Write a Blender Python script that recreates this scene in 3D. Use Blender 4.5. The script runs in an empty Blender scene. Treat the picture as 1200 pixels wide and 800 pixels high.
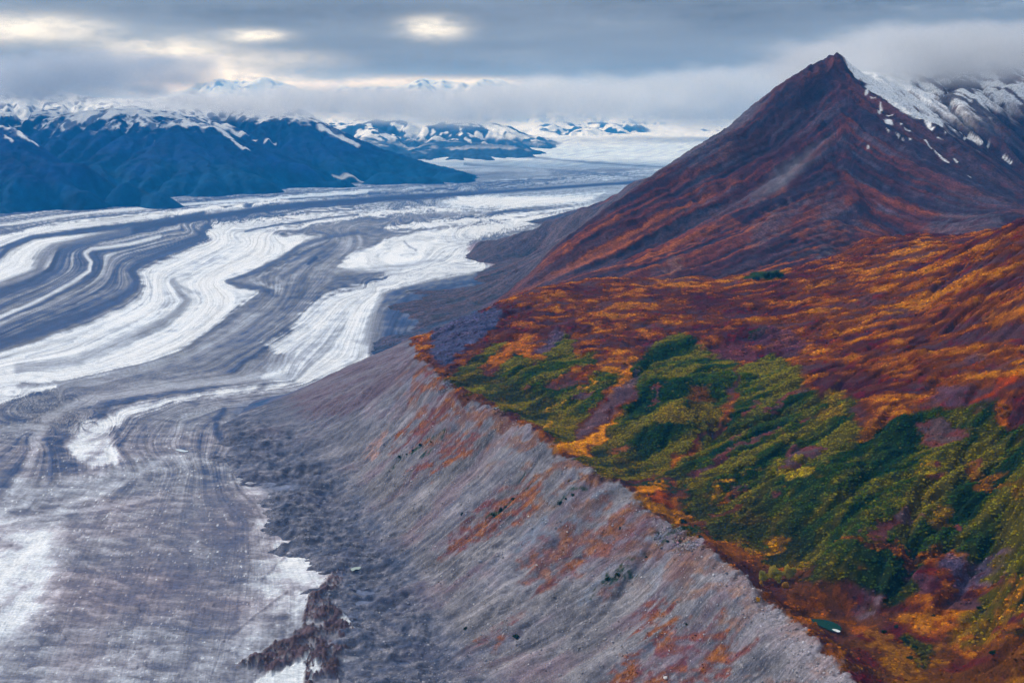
import bpy, math, random, time
import numpy as np
T0 = time.time()
rng = np.random.RandomState(7)
random.seed(7)
R = math.radians
scene = bpy.context.scene
COL = scene.collection
f32 = np.float32

# ------------------------------------------------------------------ camera
H = 900.0                       # metres above the ice
FX = 1300.0                     # focal length in photo pixels (1200 wide)
PITCH = math.atan((400 - 135) / FX)
cp, sp = math.cos(PITCH), math.sin(PITCH)
cam_data = bpy.data.cameras.new('camera')
cam_data.sensor_width = 36.0
cam_data.lens = 36.0 * FX / 1200.0
cam_data.clip_start = 5.0
cam_data.clip_end = 300000.0
cam = bpy.data.objects.new('camera', cam_data)
COL.objects.link(cam)
cam.location = (0, 0, H)
cam.rotation_euler = (math.pi / 2 - PITCH, 0, 0)
scene.camera = cam

def ray(px, py):
    a = (np.asarray(px, float) - 600) / FX
    b = -(np.asarray(py, float) - 400) / FX
    y = cp + b * sp
    z = -sp + b * cp
    return a / y, z / y          # x and z gained per metre of y

def PY(px, py, Y):
    rx, rz = ray(px, py)
    return (float(rx * Y), float(Y), float(H + rz * Y))

def PZ(px, py, z):
    rx, rz = ray(px, py)
    Y = (z - H) / rz
    return (float(rx * Y), float(Y), float(z))

# ------------------------------------------------------------------ noise
_g = np.random.RandomState(3).uniform(0, 2 * np.pi, 65536)
GX, GY = np.cos(_g).astype(f32), np.sin(_g).astype(f32)

def gnoise(x, y, seed=0):
    x = np.asarray(x, dtype=np.float64) + seed * 17.31
    y = np.asarray(y, dtype=np.float64) - seed * 9.77
    xi = np.floor(x); yi = np.floor(y)
    fx = (x - xi).astype(f32); fy = (y - yi).astype(f32)
    xi = xi.astype(np.int64) & 255; yi = yi.astype(np.int64) & 255
    x1 = (xi + 1) & 255; y1 = (yi + 1) & 255
    u = fx * fx * fx * (fx * (fx * 6 - 15) + 10); v = fy * fy * fy * (fy * (fy * 6 - 15) + 10)
    i = (xi << 8) + yi; a = GX[i] * fx + GY[i] * fy
    i = (x1 << 8) + yi; b = GX[i] * (fx - 1) + GY[i] * fy
    i = (xi << 8) + y1; c = GX[i] * fx + GY[i] * (fy - 1)
    i = (x1 << 8) + y1; d = GX[i] * (fx - 1) + GY[i] * (fy - 1)
    a = a + (b - a) * u
    return (a + (c + (d - c) * u - a) * v) * 1.5

def fbm(x, y, wl, octv=4, gain=0.5, seed=0, foot=None, ridge=False):
    """wl: wavelength of first octave; foot: sample spacing at each point (octaves finer than it fade out)"""
    s = np.zeros(np.shape(x), f32); amp = 1.0
    for o in range(octv):
        n = gnoise(x / wl, y / wl, seed + o * 5)
        if ridge: n = 1 - 2 * np.abs(n)
        if foot is not None:
            n = n * np.clip((wl / foot - 1.6) / 2.0, 0, 1)
        s += amp * n
        amp *= gain; wl = wl / 2.03
    return s

def sst(a, b, x):
    t = np.clip((x - a) / (b - a), 0, 1)
    return t * t * (3 - 2 * t)

def lerp(a, b, t): return a + (b - a) * t

# ------------------------------------------------------------------ polygons / lines as distance fields
def poly_sd(P, x, y):
    P = np.asarray(P, float); n = len(P)
    d2 = np.full(x.shape, 1e30); ins = np.zeros(x.shape, bool)
    for i in range(n):
        ax, ay = P[i]; bx, by = P[(i + 1) % n]
        ex, ey = bx - ax, by - ay
        wx, wy = x - ax, y - ay
        t = np.clip((wx * ex + wy * ey) / (ex * ex + ey * ey + 1e-12), 0, 1)
        dx, dy = wx - ex * t, wy - ey * t
        d2 = np.minimum(d2, dx * dx + dy * dy)
        c = ((ay > y) != (by > y)) & (x < (bx - ax) * (y - ay) / (by - ay + 1e-12) + ax)
        ins ^= c
    d = np.sqrt(d2)
    return np.where(ins, d, -d)          # positive inside

def line_d(P, x, y):
    P = np.asarray(P, float)
    d2 = np.full(x.shape, 1e30)
    for i in range(len(P) - 1):
        ax, ay = P[i]; bx, by = P[i + 1]
        ex, ey = bx - ax, by - ay
        wx, wy = x - ax, y - ay
        t = np.clip((wx * ex + wy * ey) / (ex * ex + ey * ey + 1e-12), 0, 1)
        dx, dy = wx - ex * t, wy - ey * t
        d2 = np.minimum(d2, dx * dx + dy * dy)
    return np.sqrt(d2)

def mask_poly(P, x, y, soft):
    """soft-edged inside mask, evaluated only inside the bounding box"""
    P = np.asarray(P, float)
    m = np.zeros(x.shape, f32)
    s = soft * 1.5 if np.isscalar(soft) else float(np.max(soft)) * 1.5
    k = (x > P[:, 0].min() - s) & (x < P[:, 0].max() + s) & (y > P[:, 1].min() - s) & (y < P[:, 1].max() + s)
    if not k.any(): return m
    sf = soft if np.isscalar(soft) else soft[k]
    m[k] = sst(-sf, sf, poly_sd(P, x[k], y[k]))
    return m

def mask_line(P, x, y, w, soft=0.5):
    P = np.asarray(P, float)
    m = np.zeros(x.shape, f32)
    s = w * (1 + soft)
    k = (x > P[:, 0].min() - s) & (x < P[:, 0].max() + s) & (y > P[:, 1].min() - s) & (y < P[:, 1].max() + s)
    if not k.any(): return m
    d = line_d(P, x[k], y[k])
    m[k] = 1 - sst(w * (1 - soft), w * (1 + soft), d)
    return m

# ------------------------------------------------------------------ interpolation of control points
def rbf_fit(pts, c, smooth=0.0):
    P = np.asarray(pts, float); X = P[:, :2] / 1000.0; z = P[:, 2]
    n = len(P)
    d = np.sqrt(((X[:, None] - X[None]) ** 2).sum(2) + c * c)
    A = np.zeros((n + 3, n + 3)); A[:n, :n] = d + smooth * np.eye(n)
    A[:n, n] = 1; A[:n, n + 1:] = X; A[n, :n] = 1; A[n + 1:, :n] = X.T
    w = np.linalg.solve(A, np.concatenate([z, np.zeros(3)]))
    return X, w, c

def rbf_eval(m, x, y):
    X, w, c = m; n = len(X)
    x = np.asarray(x) / 1000.0; y = np.asarray(y) / 1000.0
    out = w[n] + w[n + 1] * x + w[n + 2] * y
    for i in range(n):
        out = out + w[i] * np.sqrt((x - X[i, 0]) ** 2 + (y - X[i, 1]) ** 2 + c * c)
    return out

def dens(pts, step):
    out = []
    for a, b in zip(pts[:-1], pts[1:]):
        a, b = np.array(a), np.array(b)
        n = max(1, int(round(np.linalg.norm((b - a)[:2]) / step)))
        for i in range(n): out.append(tuple(a + (b - a) * i / n))
    out.append(tuple(pts[-1]))
    return out

class Grid:
    def __init__(s, x0, x1, y0, y1, d):
        s.x0, s.y0, s.d = x0, y0, d
        s.nx = int((x1 - x0) / d) + 1; s.ny = int((y1 - y0) / d) + 1
        s.xs = x0 + d * np.arange(s.nx); s.ys = y0 + d * np.arange(s.ny)
        s.X, s.Y = np.meshgrid(s.xs, s.ys)
    def samp(s, A, x, y, cubic=True):
        gx = np.clip((x - s.x0) / s.d, 1, s.nx - 2.001); gy = np.clip((y - s.y0) / s.d, 1, s.ny - 2.001)
        ix = gx.astype(np.int64); iy = gy.astype(np.int64)
        fx = (gx - ix); fy = (gy - iy)
        F = A.ravel(); n = s.nx
        ix = np.clip(ix, 1, s.nx - 3); iy = np.clip(iy, 1, s.ny - 3)
        if not cubic:
            b = iy * n + ix
            return (F[b] * (1 - fx) + F[b + 1] * fx) * (1 - fy) + (F[b + n] * (1 - fx) + F[b + n + 1] * fx) * fy
        def w(t):          # smooth b-spline / catmull mix
            t2, t3 = t * t, t * t * t
            return (-.5 * t3 + t2 - .5 * t, 1.5 * t3 - 2.5 * t2 + 1, -1.5 * t3 + 2 * t2 + .5 * t, .5 * t3 - .5 * t2)
        wx = w(fx); wy = w(fy)
        out = 0
        for j in range(4):
            b = (iy - 1 + j) * n + ix - 1
            out = out + wy[j] * (F[b] * wx[0] + F[b + 1] * wx[1] + F[b + 2] * wx[2] + F[b + 3] * wx[3])
        return out

def erode(h, d, batches=12, n=25000, steps=60, seed=1, cap=4.0, ero=0.3, dep=0.3, floor=None):
    """water droplets running down a height grid (h metres, cell d metres); returns the height and a flow map"""
    r = np.random.RandomState(seed)
    h = (h / d).astype(np.float64); ny, nx = h.shape
    flow = np.zeros(h.size)
    for b in range(batches):
        px = r.uniform(1, nx - 3, n); py = r.uniform(1, ny - 3, n)
        dx = np.zeros(n); dy = np.zeros(n); v = np.ones(n); w = np.ones(n); sed = np.zeros(n)
        alive = np.ones(n, bool)
        F = h.ravel()
        for st in range(steps):
            ix = px.astype(int); iy = py.astype(int); u = px - ix; q = py - iy
            i = iy * nx + ix
            a, b2, c, e = F[i], F[i + 1], F[i + nx], F[i + nx + 1]
            gx = (b2 - a) * (1 - q) + (e - c) * q; gy = (c - a) * (1 - u) + (e - b2) * u
            h0 = a * (1 - u) * (1 - q) + b2 * u * (1 - q) + c * (1 - u) * q + e * u * q
            dx = dx * 0.25 - gx * 0.75; dy = dy * 0.25 - gy * 0.75
            L = np.sqrt(dx * dx + dy * dy) + 1e-9
            dx /= L; dy /= L
            nxp = px + dx; nyp = py + dy
            alive &= (nxp > 1) & (nxp < nx - 3) & (nyp > 1) & (nyp < ny - 3)
            nxp = np.where(alive, nxp, px); nyp = np.where(alive, nyp, py)
            jx = nxp.astype(int); jy = nyp.astype(int); u2 = nxp - jx; q2 = nyp - jy
            j = jy * nx + jx
            h1 = F[j] * (1 - u2) * (1 - q2) + F[j + 1] * u2 * (1 - q2) + F[j + nx] * (1 - u2) * q2 + F[j + nx + 1] * u2 * q2
            dh = h1 - h0
            C = np.maximum(-dh, 0.005) * v * w * cap
            up = dh > 0
            depo = np.where(up, np.minimum(dh, sed), np.where(sed > C, (sed - C) * dep, 0))
            er = np.where((~up) & (sed <= C), np.minimum((C - sed) * ero, -dh * 0.25), 0)
            amt = np.where(alive, depo - er, 0)
            sed = sed - np.where(alive, depo - er, 0)
            idx = np.concatenate([i, i + 1, i + nx, i + nx + 1])
            wt = np.concatenate([(1 - u) * (1 - q), u * (1 - q), (1 - u) * q, u * q])
            F += np.clip(np.bincount(idx, wt * np.tile(amt, 4), F.size), -0.06, 0.04)
            flow += np.bincount(idx, wt * np.tile(w * alive, 4), F.size)
            v = np.sqrt(np.maximum(v * v - dh * 4, 0.01)); w = w * 0.985
            px, py = nxp, nyp
        h = F.reshape(ny, nx)
        # a touch of diffusion
        k = h.copy()
        k[1:-1, 1:-1] += 0.04 * (h[:-2, 1:-1] + h[2:, 1:-1] + h[1:-1, :-2] + h[1:-1, 2:] - 4 * h[1:-1, 1:-1])
        h = k
    return h * d, flow.reshape(ny, nx) / (batches * n / h.size)

# ------------------------------------------------------------------ scene object helpers
def tag(o, label=None, cat=None, group=None, kind=None):
    if label: o['label'] = label
    if cat: o['category'] = cat
    if group: o['group'] = group
    if kind: o['kind'] = kind
    return o

def link_mesh(name, verts, faces, mat, cols=None, parent=None, smooth=True, loopcols=False):
    verts = np.ascontiguousarray(verts, dtype=f32); faces = np.ascontiguousarray(faces, dtype=np.int32)
    me = bpy.data.meshes.new(name)
    k = faces.shape[1]
    me.vertices.add(len(verts)); me.vertices.foreach_set('co', verts.ravel())
    me.loops.add(faces.size); me.loops.foreach_set('vertex_index', faces.ravel())
    me.polygons.add(len(faces))
    me.polygons.foreach_set('loop_start', np.arange(0, faces.size, k, dtype=np.int32))
    try: me.polygons.foreach_set('loop_total', np.full(len(faces), k, dtype=np.int32))
    except Exception: pass
    me.polygons.foreach_set('use_smooth', np.full(len(faces), smooth))
    me.update(calc_edges=True)
    if cols is not None:
        for nm, c in cols.items():
            if c.ndim == 2:
                a = me.attributes.new(nm, 'FLOAT_COLOR', 'POINT')
                cc = np.ones((len(verts), 4), f32); cc[:, :3] = c
                a.data.foreach_set('color', cc.ravel())
            else:
                a = me.attributes.new(nm, 'FLOAT', 'POINT')
                a.data.foreach_set('value', c.astype(f32).ravel())
    if mat: me.materials.append(mat)
    o = bpy.data.objects.new(name, me); COL.objects.link(o)
    if parent: o.parent = parent
    return o

def grid_faces(nr, nc, keep=None):
    i = np.arange(nr - 1)[:, None] * nc + np.arange(nc - 1)[None]
    f = np.stack([i, i + 1, i + nc + 1, i + nc], -1)
    if keep is not None: f = f[keep]
    return f.reshape(-1, 4)

def compact(verts, faces, cols):
    used = np.zeros(len(verts), bool); used[faces.ravel()] = True
    idx = np.cumsum(used) - 1
    return verts[used], idx[faces], {k: c[used] for k, c in cols.items()}

class NT:
    def __init__(s, name):
        s.m = bpy.data.materials.new(name); s.m.use_nodes = True
        s.t = s.m.node_tree; s.t.nodes.clear()
        s.out = s.n('ShaderNodeOutputMaterial')
    def n(s, typ, **kw):
        x = s.t.nodes.new(typ)
        for k, v in kw.items():
            if k.startswith('in_'):
                x.inputs[int(k[3:])].default_value = v
            else: setattr(x, k, v)
        return x
    def l(s, a, b): s.t.links.new(a, b)
    def math(s, op, a, b=None, clamp=False):
        x = s.n('ShaderNodeMath', operation=op); x.use_clamp = clamp
        for i, q in enumerate((a, b)):
            if q is None: continue
            if isinstance(q, (int, float)): x.inputs[i].default_value = q
            else: s.l(q, x.inputs[i])
        return x.outputs[0]
    def mapr(s, v, a, b, c=0.0, d=1.0, interp='SMOOTHSTEP'):
        x = s.n('ShaderNodeMapRange', interpolation_type=interp)
        s.l(v, x.inputs[0])
        for i, q in enumerate((a, b, c, d)): x.inputs[i + 1].default_value = q
        return x.outputs[0]
    def noise(s, vec, scale, detail=4, rough=0.5):
        x = s.n('ShaderNodeTexNoise'); x.inputs['Scale'].default_value = scale
        x.inputs['Detail'].default_value = detail; x.inputs['Roughness'].default_value = rough
        if vec is not None: s.l(vec, x.inputs['Vector'])
        return x.outputs[0]
    def mix(s, fac, a, b, mode='MIX'):
        x = s.n('ShaderNodeMix', data_type='RGBA', blend_type=mode)
        for sock, q in ((x.inputs[0], fac), (x.inputs[6], a), (x.inputs[7], b)):
            if isinstance(q, (int, float)): sock.default_value = q
            elif isinstance(q, tuple): sock.default_value = q if len(q) == 4 else (*q, 1)
            else: s.l(q, sock)
        return x.outputs[2]

def surf_material(name, attr='Col', scales=((0.25, .35), (0.05, .25)), stretch=(1, 1, 1), bump=0.6, bscale=0.3, bdist=1.0, rough=0.9, spec=0.15, flow=None):
    """vertex attribute colour (where each ground cover grows) broken up by procedural mottling and relief"""
    t = NT(name)
    a = t.n('ShaderNodeAttribute', attribute_name=attr)
    tc = t.n('ShaderNodeNewGeometry')
    mp = t.n('ShaderNodeMapping'); mp.inputs['Scale'].default_value = stretch
    t.l(tc.outputs['Position'], mp.inputs['Vector'])
    c = a.outputs['Color']
    for sc, amt in scales:
        nz = t.noise(mp.outputs[0], sc, 5, 0.65)
        k = t.mapr(nz, 0.25, 0.75, 1 - amt, 1 + amt, 'LINEAR')
        vm = t.n('ShaderNodeVectorMath', operation='SCALE'); t.l(c, vm.inputs[0]); t.l(k, vm.inputs['Scale'])
        c = vm.outputs[0]
    fh = None
    if flow:                       # crisp streaks along flow lines / fall lines, from surface coordinates
        ax = t.n('ShaderNodeAttribute', attribute_name='sx'); ay = t.n('ShaderNodeAttribute', attribute_name='sy')
        fw = t.n('ShaderNodeAttribute', attribute_name='fw')
        for kx, ky, amt in flow:
            cv = t.n('ShaderNodeCombineXYZ'); t.l(t.math('MULTIPLY', ax.outputs['Fac'], kx), cv.inputs[0]); t.l(t.math('MULTIPLY', ay.outputs['Fac'], ky), cv.inputs[1])
            nz = t.noise(cv.outputs[0], 1.0, 6, 0.68)
            k = t.mapr(nz, 0.3, 0.7, -amt, amt, 'LINEAR')
            k = t.math('ADD', t.math('MULTIPLY', k, fw.outputs['Fac']), 1.0)
            vm = t.n('ShaderNodeVectorMath', operation='SCALE'); t.l(c, vm.inputs[0]); t.l(k, vm.inputs['Scale'])
            c = vm.outputs[0]; fh = nz if fh is None else fh
    b = t.n('ShaderNodeBsdfPrincipled')
    b.inputs['Roughness'].default_value = rough
    b.inputs['Specular IOR Level'].default_value = spec
    cl = t.n('ShaderNodeVectorMath', operation='MINIMUM'); t.l(c, cl.inputs[0]); cl.inputs[1].default_value = (.9, .91, .92)
    t.l(cl.outputs[0], b.inputs['Base Color'])
    nb = t.noise(mp.outputs[0], bscale, 6, 0.7)
    if fh is not None: nb = t.math('ADD', nb, t.math('MULTIPLY', fh, 1.2))
    bp = t.n('ShaderNodeBump'); bp.inputs['Strength'].default_value = bump; bp.inputs['Distance'].default_value = bdist
    t.l(nb, bp.inputs['Height']); t.l(bp.outputs[0], b.inputs['Normal'])
    t.l(b.outputs[0], t.out.inputs[0])
    return t.m

def plain(name, col, rough=0.9, spec=0.2, var=0.25, scale=0.5, bump=0.3):
    t = NT(name)
    tc = t.n('ShaderNodeNewGeometry')
    nz = t.noise(tc.outputs['Position'], scale, 5, 0.6)
    k = t.mapr(nz, .3, .7, 1 - var, 1 + var, 'LINEAR')
    vm = t.n('ShaderNodeVectorMath', operation='SCALE'); vm.inputs[0].default_value = col; t.l(k, vm.inputs['Scale'])
    b = t.n('ShaderNodeBsdfPrincipled'); b.inputs['Roughness'].default_value = rough
    b.inputs['Specular IOR Level'].default_value = spec
    t.l(vm.outputs[0], b.inputs['Base Color'])
    bp = t.n('ShaderNodeBump'); bp.inputs['Strength'].default_value = bump; t.l(nz, bp.inputs['Height'])
    t.l(bp.outputs[0], b.inputs['Normal'])
    t.l(b.outputs[0], t.out.inputs[0])
    return t.m

HAZE = True
CLOUDS = True
SHRUBS = True
# ================================================================== the land on the right: moraine, hillside, mountain
def L(*a): return [PZ(*q) for q in a]
def M_(*a): return [PY(*q) for q in a]
CREST_PX = [(1040, 870, 274), (1010, 830, 270), (990, 800, 268), (960, 768, 264), (942, 745, 260), (920, 724, 258), (895, 712, 257), (878, 698, 258), (852, 674, 259), (830, 650, 262),
            (812, 640, 252), (795, 627, 247), (770, 615, 248), (750, 597, 255), (725, 577, 260), (705, 572, 262), (680, 556, 266), (655, 535, 270), (640, 522, 272),
            (605, 500, 271), (585, 490, 270), (560, 478, 268), (530, 466, 266), (520, 458, 266), (505, 440, 265), (490, 425, 264)]
CREST = [PZ(*q) for q in CREST_PX]
TOE = L((620, 930, 6), (560, 860, 8), (530, 830, 8), (500, 770, 8), (475, 720, 9), (462, 680, 10), (435, 630, 12), (400, 575, 15), (360, 545, 20), (322, 520, 16))
EDGE = L((500, 930, 0), (440, 860, 1), (420, 800, 1), (397, 740, 1), (402, 690, 1), (385, 655, 1), (345, 635, 1), (328, 590, 1), (292, 560, 1), (272, 525, 1), (272, 500, 1), (285, 482, 0), (298, 470, 0))
SIL = L((340, 460, 55), (370, 447, 95), (400, 433, 130), (430, 420, 170), (455, 409, 205), (480, 400, 235), (520, 383, 275), (560, 365, 308), (590, 352, 325), (620, 341, 338), (660, 332, 350))
pts = []
pts += dens(CREST, 60) + dens(TOE, 120) + dens(EDGE, 150) + dens(SIL, 80)
# slope between toe and crest (slightly hollow)
Cr = np.array(dens(CREST, 100)); To = np.array(dens(TOE, 40))
for c in Cr:
    if c[1] > 2750: continue
    k = To[np.argmin(((To[:, :2] - c[:2]) ** 2).sum(1) + 0 * c[0])]
    for t in (0.25, 0.5, 0.75):
        p = k + (c - k) * t; p[2] = k[2] + (c[2] - k[2]) * (t ** 1.12); pts.append(tuple(p))
# outside the margin the land drops below the ice
for e in dens(EDGE, 200): pts.append((e[0] - 140, e[1] - 10, -45)); pts.append((e[0] - 420, e[1] - 30, -110))
# behind the ridge line at the far end of the moraine: falls to the margin bay
for s_ in dens(SIL, 150)[:-4]:
    pts.append((s_[0] - 60, s_[1] + 320, max(s_[2] - 215, -20)))
pts += L((520, 380, 30), (560, 360, 60), (600, 334, 110), (450, 398, 6), (455, 360, 3), (480, 340, 3), (560, 326, 10), (500, 365, 18), (600, 345, 90), (530, 345, 18))
pts += L((420, 380, -50), (420, 350, -50), (470, 322, -50), (540, 305, -50))
# trough behind the crest, ponded
pts += L((965, 734, 222), (985, 738, 222), (948, 724, 223), (1010, 758, 226), (1060, 800, 232), (1100, 850, 240), (905, 690, 228), (870, 652, 240), (845, 632, 249),
         (815, 603, 249), (790, 612, 250), (750, 562, 253), (720, 548, 256), (690, 528, 260), (660, 508, 263), (640, 495, 264), (600, 475, 268), (560, 455, 275), (530, 440, 278))
# hillside
pts += L((540, 425, 285), (560, 400, 303), (600, 420, 305), (600, 380, 325), (650, 450, 300), (700, 480, 290), (750, 520, 280), (770, 560, 266), (850, 590, 270),
         (700, 430, 325), (700, 385, 350), (700, 350, 362), (730, 329, 368), (780, 400, 352), (780, 450, 332), (760, 490, 305), (800, 340, 385), (800, 328, 392),
         (868, 430, 340), (850, 480, 313), (820, 520, 290), (785, 545, 272), (800, 480, 327), (830, 440, 352), (740, 440, 325), (880, 470, 342), (850, 530, 306), (900, 520, 325),
         (900, 560, 305), (900, 600, 280), (950, 560, 332), (950, 480, 362), (950, 420, 392), (900, 400, 382), (900, 350, 405), (900, 324, 420),
         (1000, 600, 325), (1000, 560, 345), (1000, 650, 295), (950, 650, 264), (950, 690, 246), (1000, 700, 250), (1000, 500, 382), (1000, 430, 415), (1000, 360, 450), (1000, 316, 475),
         (1060, 640, 305), (1060, 690, 275), (1060, 735, 238), (1100, 660, 302), (1100, 700, 278), (1100, 740, 258), (1120, 655, 306), (1150, 665, 306), (1170, 680, 312),
         (1100, 600, 338), (1100, 550, 372), (1100, 530, 386), (1100, 512, 392), (1000, 530, 358), (1200, 516, 428), (1100, 480, 425), (1100, 400, 470), (1100, 340, 520), (1100, 300, 560), (1050, 308, 510), (1150, 287, 610),
         (1200, 720, 335), (1200, 660, 365), (1200, 600, 395), (1200, 540, 425), (1200, 480, 460), (1200, 400, 530), (1200, 330, 600), (1200, 270, 660),
         (1200, 800, 305), (1100, 800, 255), (1150, 760, 262), (1150, 880, 280), (1300, 900, 300), (1300, 800, 340), (1300, 650, 420), (1300, 500, 520), (1300, 400, 600), (1300, 250, 740))
pts += L((1460, 900, 350), (1460, 760, 420), (1460, 600, 540), (1460, 450, 640), (1460, 330, 730)) + M_((1460, 300, 4400), (1460, 180, 6300), (1460, 90, 8000))
# dip behind the hillside's skyline
for (px, z, dz, dy) in ((660, 350, 110, 500), (730, 368, 120, 520), (800, 392, 130, 600), (900, 420, 140, 700), (1000, 475, 160, 800), (1100, 560, 190, 1000), (1200, 660, 190, 1300)):
    q = PZ(px, {660: 332, 730: 329, 800: 328, 900: 324, 1000: 316, 1100: 300, 1200: 270}[px], z)
    pts.append((q[0] + px * .05, q[1] + dy, z - dz))
# ---- the mountain
PEAK = PY(985, 62, 6400)
SPUR = M_((985, 62, 6400), (962, 77, 6330), (940, 92, 6250), (905, 123, 6100), (880, 148, 5980), (855, 163, 5860), (830, 180, 5750), (790, 201, 5620), (760, 218, 5500), (720, 243, 5350), (680, 268, 5220), (650, 290, 5120), (610, 328, 4950))
RIDGE = M_((985, 62, 6400), (1002, 84, 6340), (1020, 98, 6280), (1030, 112, 6200), (1060, 131, 6080), (1100, 153, 5880), (1150, 184, 5640), (1200, 216, 5400), (1260, 250, 5150), (1330, 285, 4900))
SHO = M_((555, 290, 7400), (600, 275, 7300), (640, 262, 7200), (690, 245, 7050), (740, 217, 6900), (790, 199, 6800), (825, 183, 6700))
pts += dens(SPUR, 120) + dens(RIDGE, 140) + dens(SHO, 200)
pts += M_((950, 120, 6130), (900, 165, 5850), (860, 205, 5600), (820, 235, 5400), (770, 265, 5150), (720, 295, 4950), (680, 318, 4750), (650, 328, 4620),
          (1000, 135, 5950), (1000, 175, 5700), (1003, 215, 5420), (1040, 250, 5150), (1075, 285, 4850), (950, 200, 5550), (900, 250, 5150), (850, 280, 4920), (800, 305, 4680), (740, 322, 4480),
          (820, 325, 4330), (900, 318, 4320), (950, 312, 4350), (980, 270, 4900), (1060, 200, 5480), (1100, 230, 5200), (1150, 250, 4900), (1150, 220, 5250), (1060, 300, 4450), (1150, 272, 4500), (1200, 250, 4700), (1250, 270, 4600), (1320, 310, 4300))
pts += M_((630, 300, 6950), (600, 312, 6300), (600, 325, 6050), (650, 285, 6500), (700, 255, 6650), (575, 302, 6900), (640, 310, 5900), (560, 318, 6500), (750, 225, 6600), (790, 208, 6500))
pts += [(s_[0] - 350, s_[1] + 650, max(s_[2] * .2 - 70, -60)) for s_ in SHO[1:]] + [(-150, 8600, -60), (500, 8800, -60), (-260, 6800, -40), (-300, 7400, -40), (-280, 6100, -40)]
# snow bowl and the snowy mountain behind the ridge
SN = M_((1055, 84, 7700), (1100, 88, 7900), (1030, 88, 6900), (1060, 110, 6800), (1085, 125, 6700), (1110, 141, 6600), (1120, 152, 6400), (1145, 172, 6250), (1170, 192, 6150), (1200, 212, 6050), (1260, 245, 5900),
        (1100, 112, 7200), (1130, 105, 7100), (1150, 130, 6800), (1160, 105, 7200), (1200, 80, 7500), (1200, 105, 7150), (1200, 145, 6800), (1180, 160, 6500), (1215, 185, 6400),
        (1250, 66, 7800), (1300, 56, 8300), (1300, 100, 7400), (1300, 180, 6900), (1340, 240, 6400), (1150, 80, 8200), (1020, 84, 7400))
pts += SN
pts += [(PEAK[0] - 250, PEAK[1] + 900, 900), (PEAK[0] - 600, PEAK[1] + 1500, 500), (1200, 8600, 200), (2300, 9300, 1000), (3200, 9500, 1300)]
LM = rbf_fit(pts, 0.035, 1e-4)

crest_xy = np.array(CREST)[:, :2]
c_dir = crest_xy[-1] - crest_xy[0]; c_len = np.linalg.norm(c_dir); c_dir /= c_len
c_nrm = np.array([-c_dir[1], c_dir[0]])            # points to the ice
def crest_sd(x, y):
    """signed distance to the crest: positive on the ice side"""
    P = np.vstack([crest_xy[0] - c_dir * 900, crest_xy, np.array(SIL)[5:, :2], np.array(SIL)[-1, :2] + np.array([300, 900.])])
    d = line_d(P, x, y)
    big = np.vstack([P, [[-6000, 5000], [-6000, 0]]])
    return np.where(poly_sd(big, x, y) > 0, d, -d)

# near grid
G1 = Grid(-1250, 2300, 950, 4500, 6.0)
Zc = Grid(-1300, 2350, 900, 4550, 18.0)
zc = rbf_eval(LM, Zc.X, Zc.Y)
z1 = Zc.samp(zc, G1.X, G1.Y)
cs1 = crest_sd(G1.X, G1.Y)
along = (G1.X - crest_xy[0, 0]) * c_dir[0] + (G1.Y - crest_xy[0, 1]) * c_dir[1]
across = (G1.X - crest_xy[0, 0]) * c_nrm[0] + (G1.Y - crest_xy[0, 1]) * c_nrm[1]
def fall(x, y):
    """coordinates across and down the moraine's drainage (it runs almost due left)"""
    b = sst(1900, 3100, y) * .30
    return y * (1 - .0 * b) + x * (.02 + b), -x + .05 * y
fs1, fd1 = fall(G1.X, G1.Y)
slope_m = sst(4, 60, cs1) * sst(8, 60, z1) * sst(3300, 2900, G1.Y)
# gullies: ribs running straight down the moraine face
wob = fs1 + 16 * gnoise(fs1 / 150, fd1 / 170, 3)
rill = 7.5 * gnoise(wob / 85, fd1 / 420, 5) * (.6 + .8 * sst(-.3, .4, gnoise(along / 300, across / 200, 9))) + 3.4 * gnoise(wob / 27, fd1 / 260, 6) - 2.2 * np.abs(gnoise(wob / 90, fd1 / 700, 7)) * 2
z1 = z1 + (8 + 9 * gnoise(along / 85, across / 300, 47)) * np.exp(-np.abs(cs1) / 24) * sst(3000, 2600, G1.Y)
z1 = z1 + slope_m * rill
toe_m = sst(60, 10, z1) * sst(-10, 30, cs1) * sst(3400, 3000, G1.Y)
z1 = z1 + toe_m * (13 * fbm(G1.X * .6, G1.Y, 100, 4, .55, 11, ridge=False) + 8 * fbm(G1.X * .5, G1.Y * 1.1, 48, 4, .6, 12, ridge=True) - 2)
hill_m = sst(10, 60, -cs1) * (1 - sst(3050, 3250, G1.Y) * (1 - sst(30, 110, z1)))
z1 = z1 + hill_m * (11 * fbm(G1.X + .5 * G1.Y, G1.Y - .3 * G1.X, 330, 2, .5, 21) + 7 * fbm(G1.X, G1.Y, 120, 3, .5, 22) * sst(200, 500, -cs1 + .12 * G1.Y)) * sst(0, 220, -cs1)
z1 = z1 + hill_m * sst(20, 120, -cs1) * (5.5 * fbm(G1.X, G1.Y, 75, 3, .55, 24) + 4 * fbm(G1.X * .7, G1.Y, 130, 3, .5, 25, ridge=True))
z1e, fl1 = erode(z1.copy(), 6.0, batches=6, n=30000, steps=50, seed=4, cap=3.0, ero=.18, dep=.3)
z1 = lerp(z1, z1e, np.clip(hill_m * (.5 + .35 * gnoise(G1.X / 300, G1.Y / 300, 77)) + slope_m * .25, 0, 1))
# level bed for the tarn
tarn = PZ(966, 733, 222)
td = np.sqrt(((G1.X - tarn[0]) / 34) ** 2 + ((G1.Y - tarn[1]) / 30) ** 2)
z1 = np.where(td < 1.0, np.minimum(z1, 219.0), lerp(219.0 + 0 * z1, z1, sst(1.0, 2.2, td)))

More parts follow.
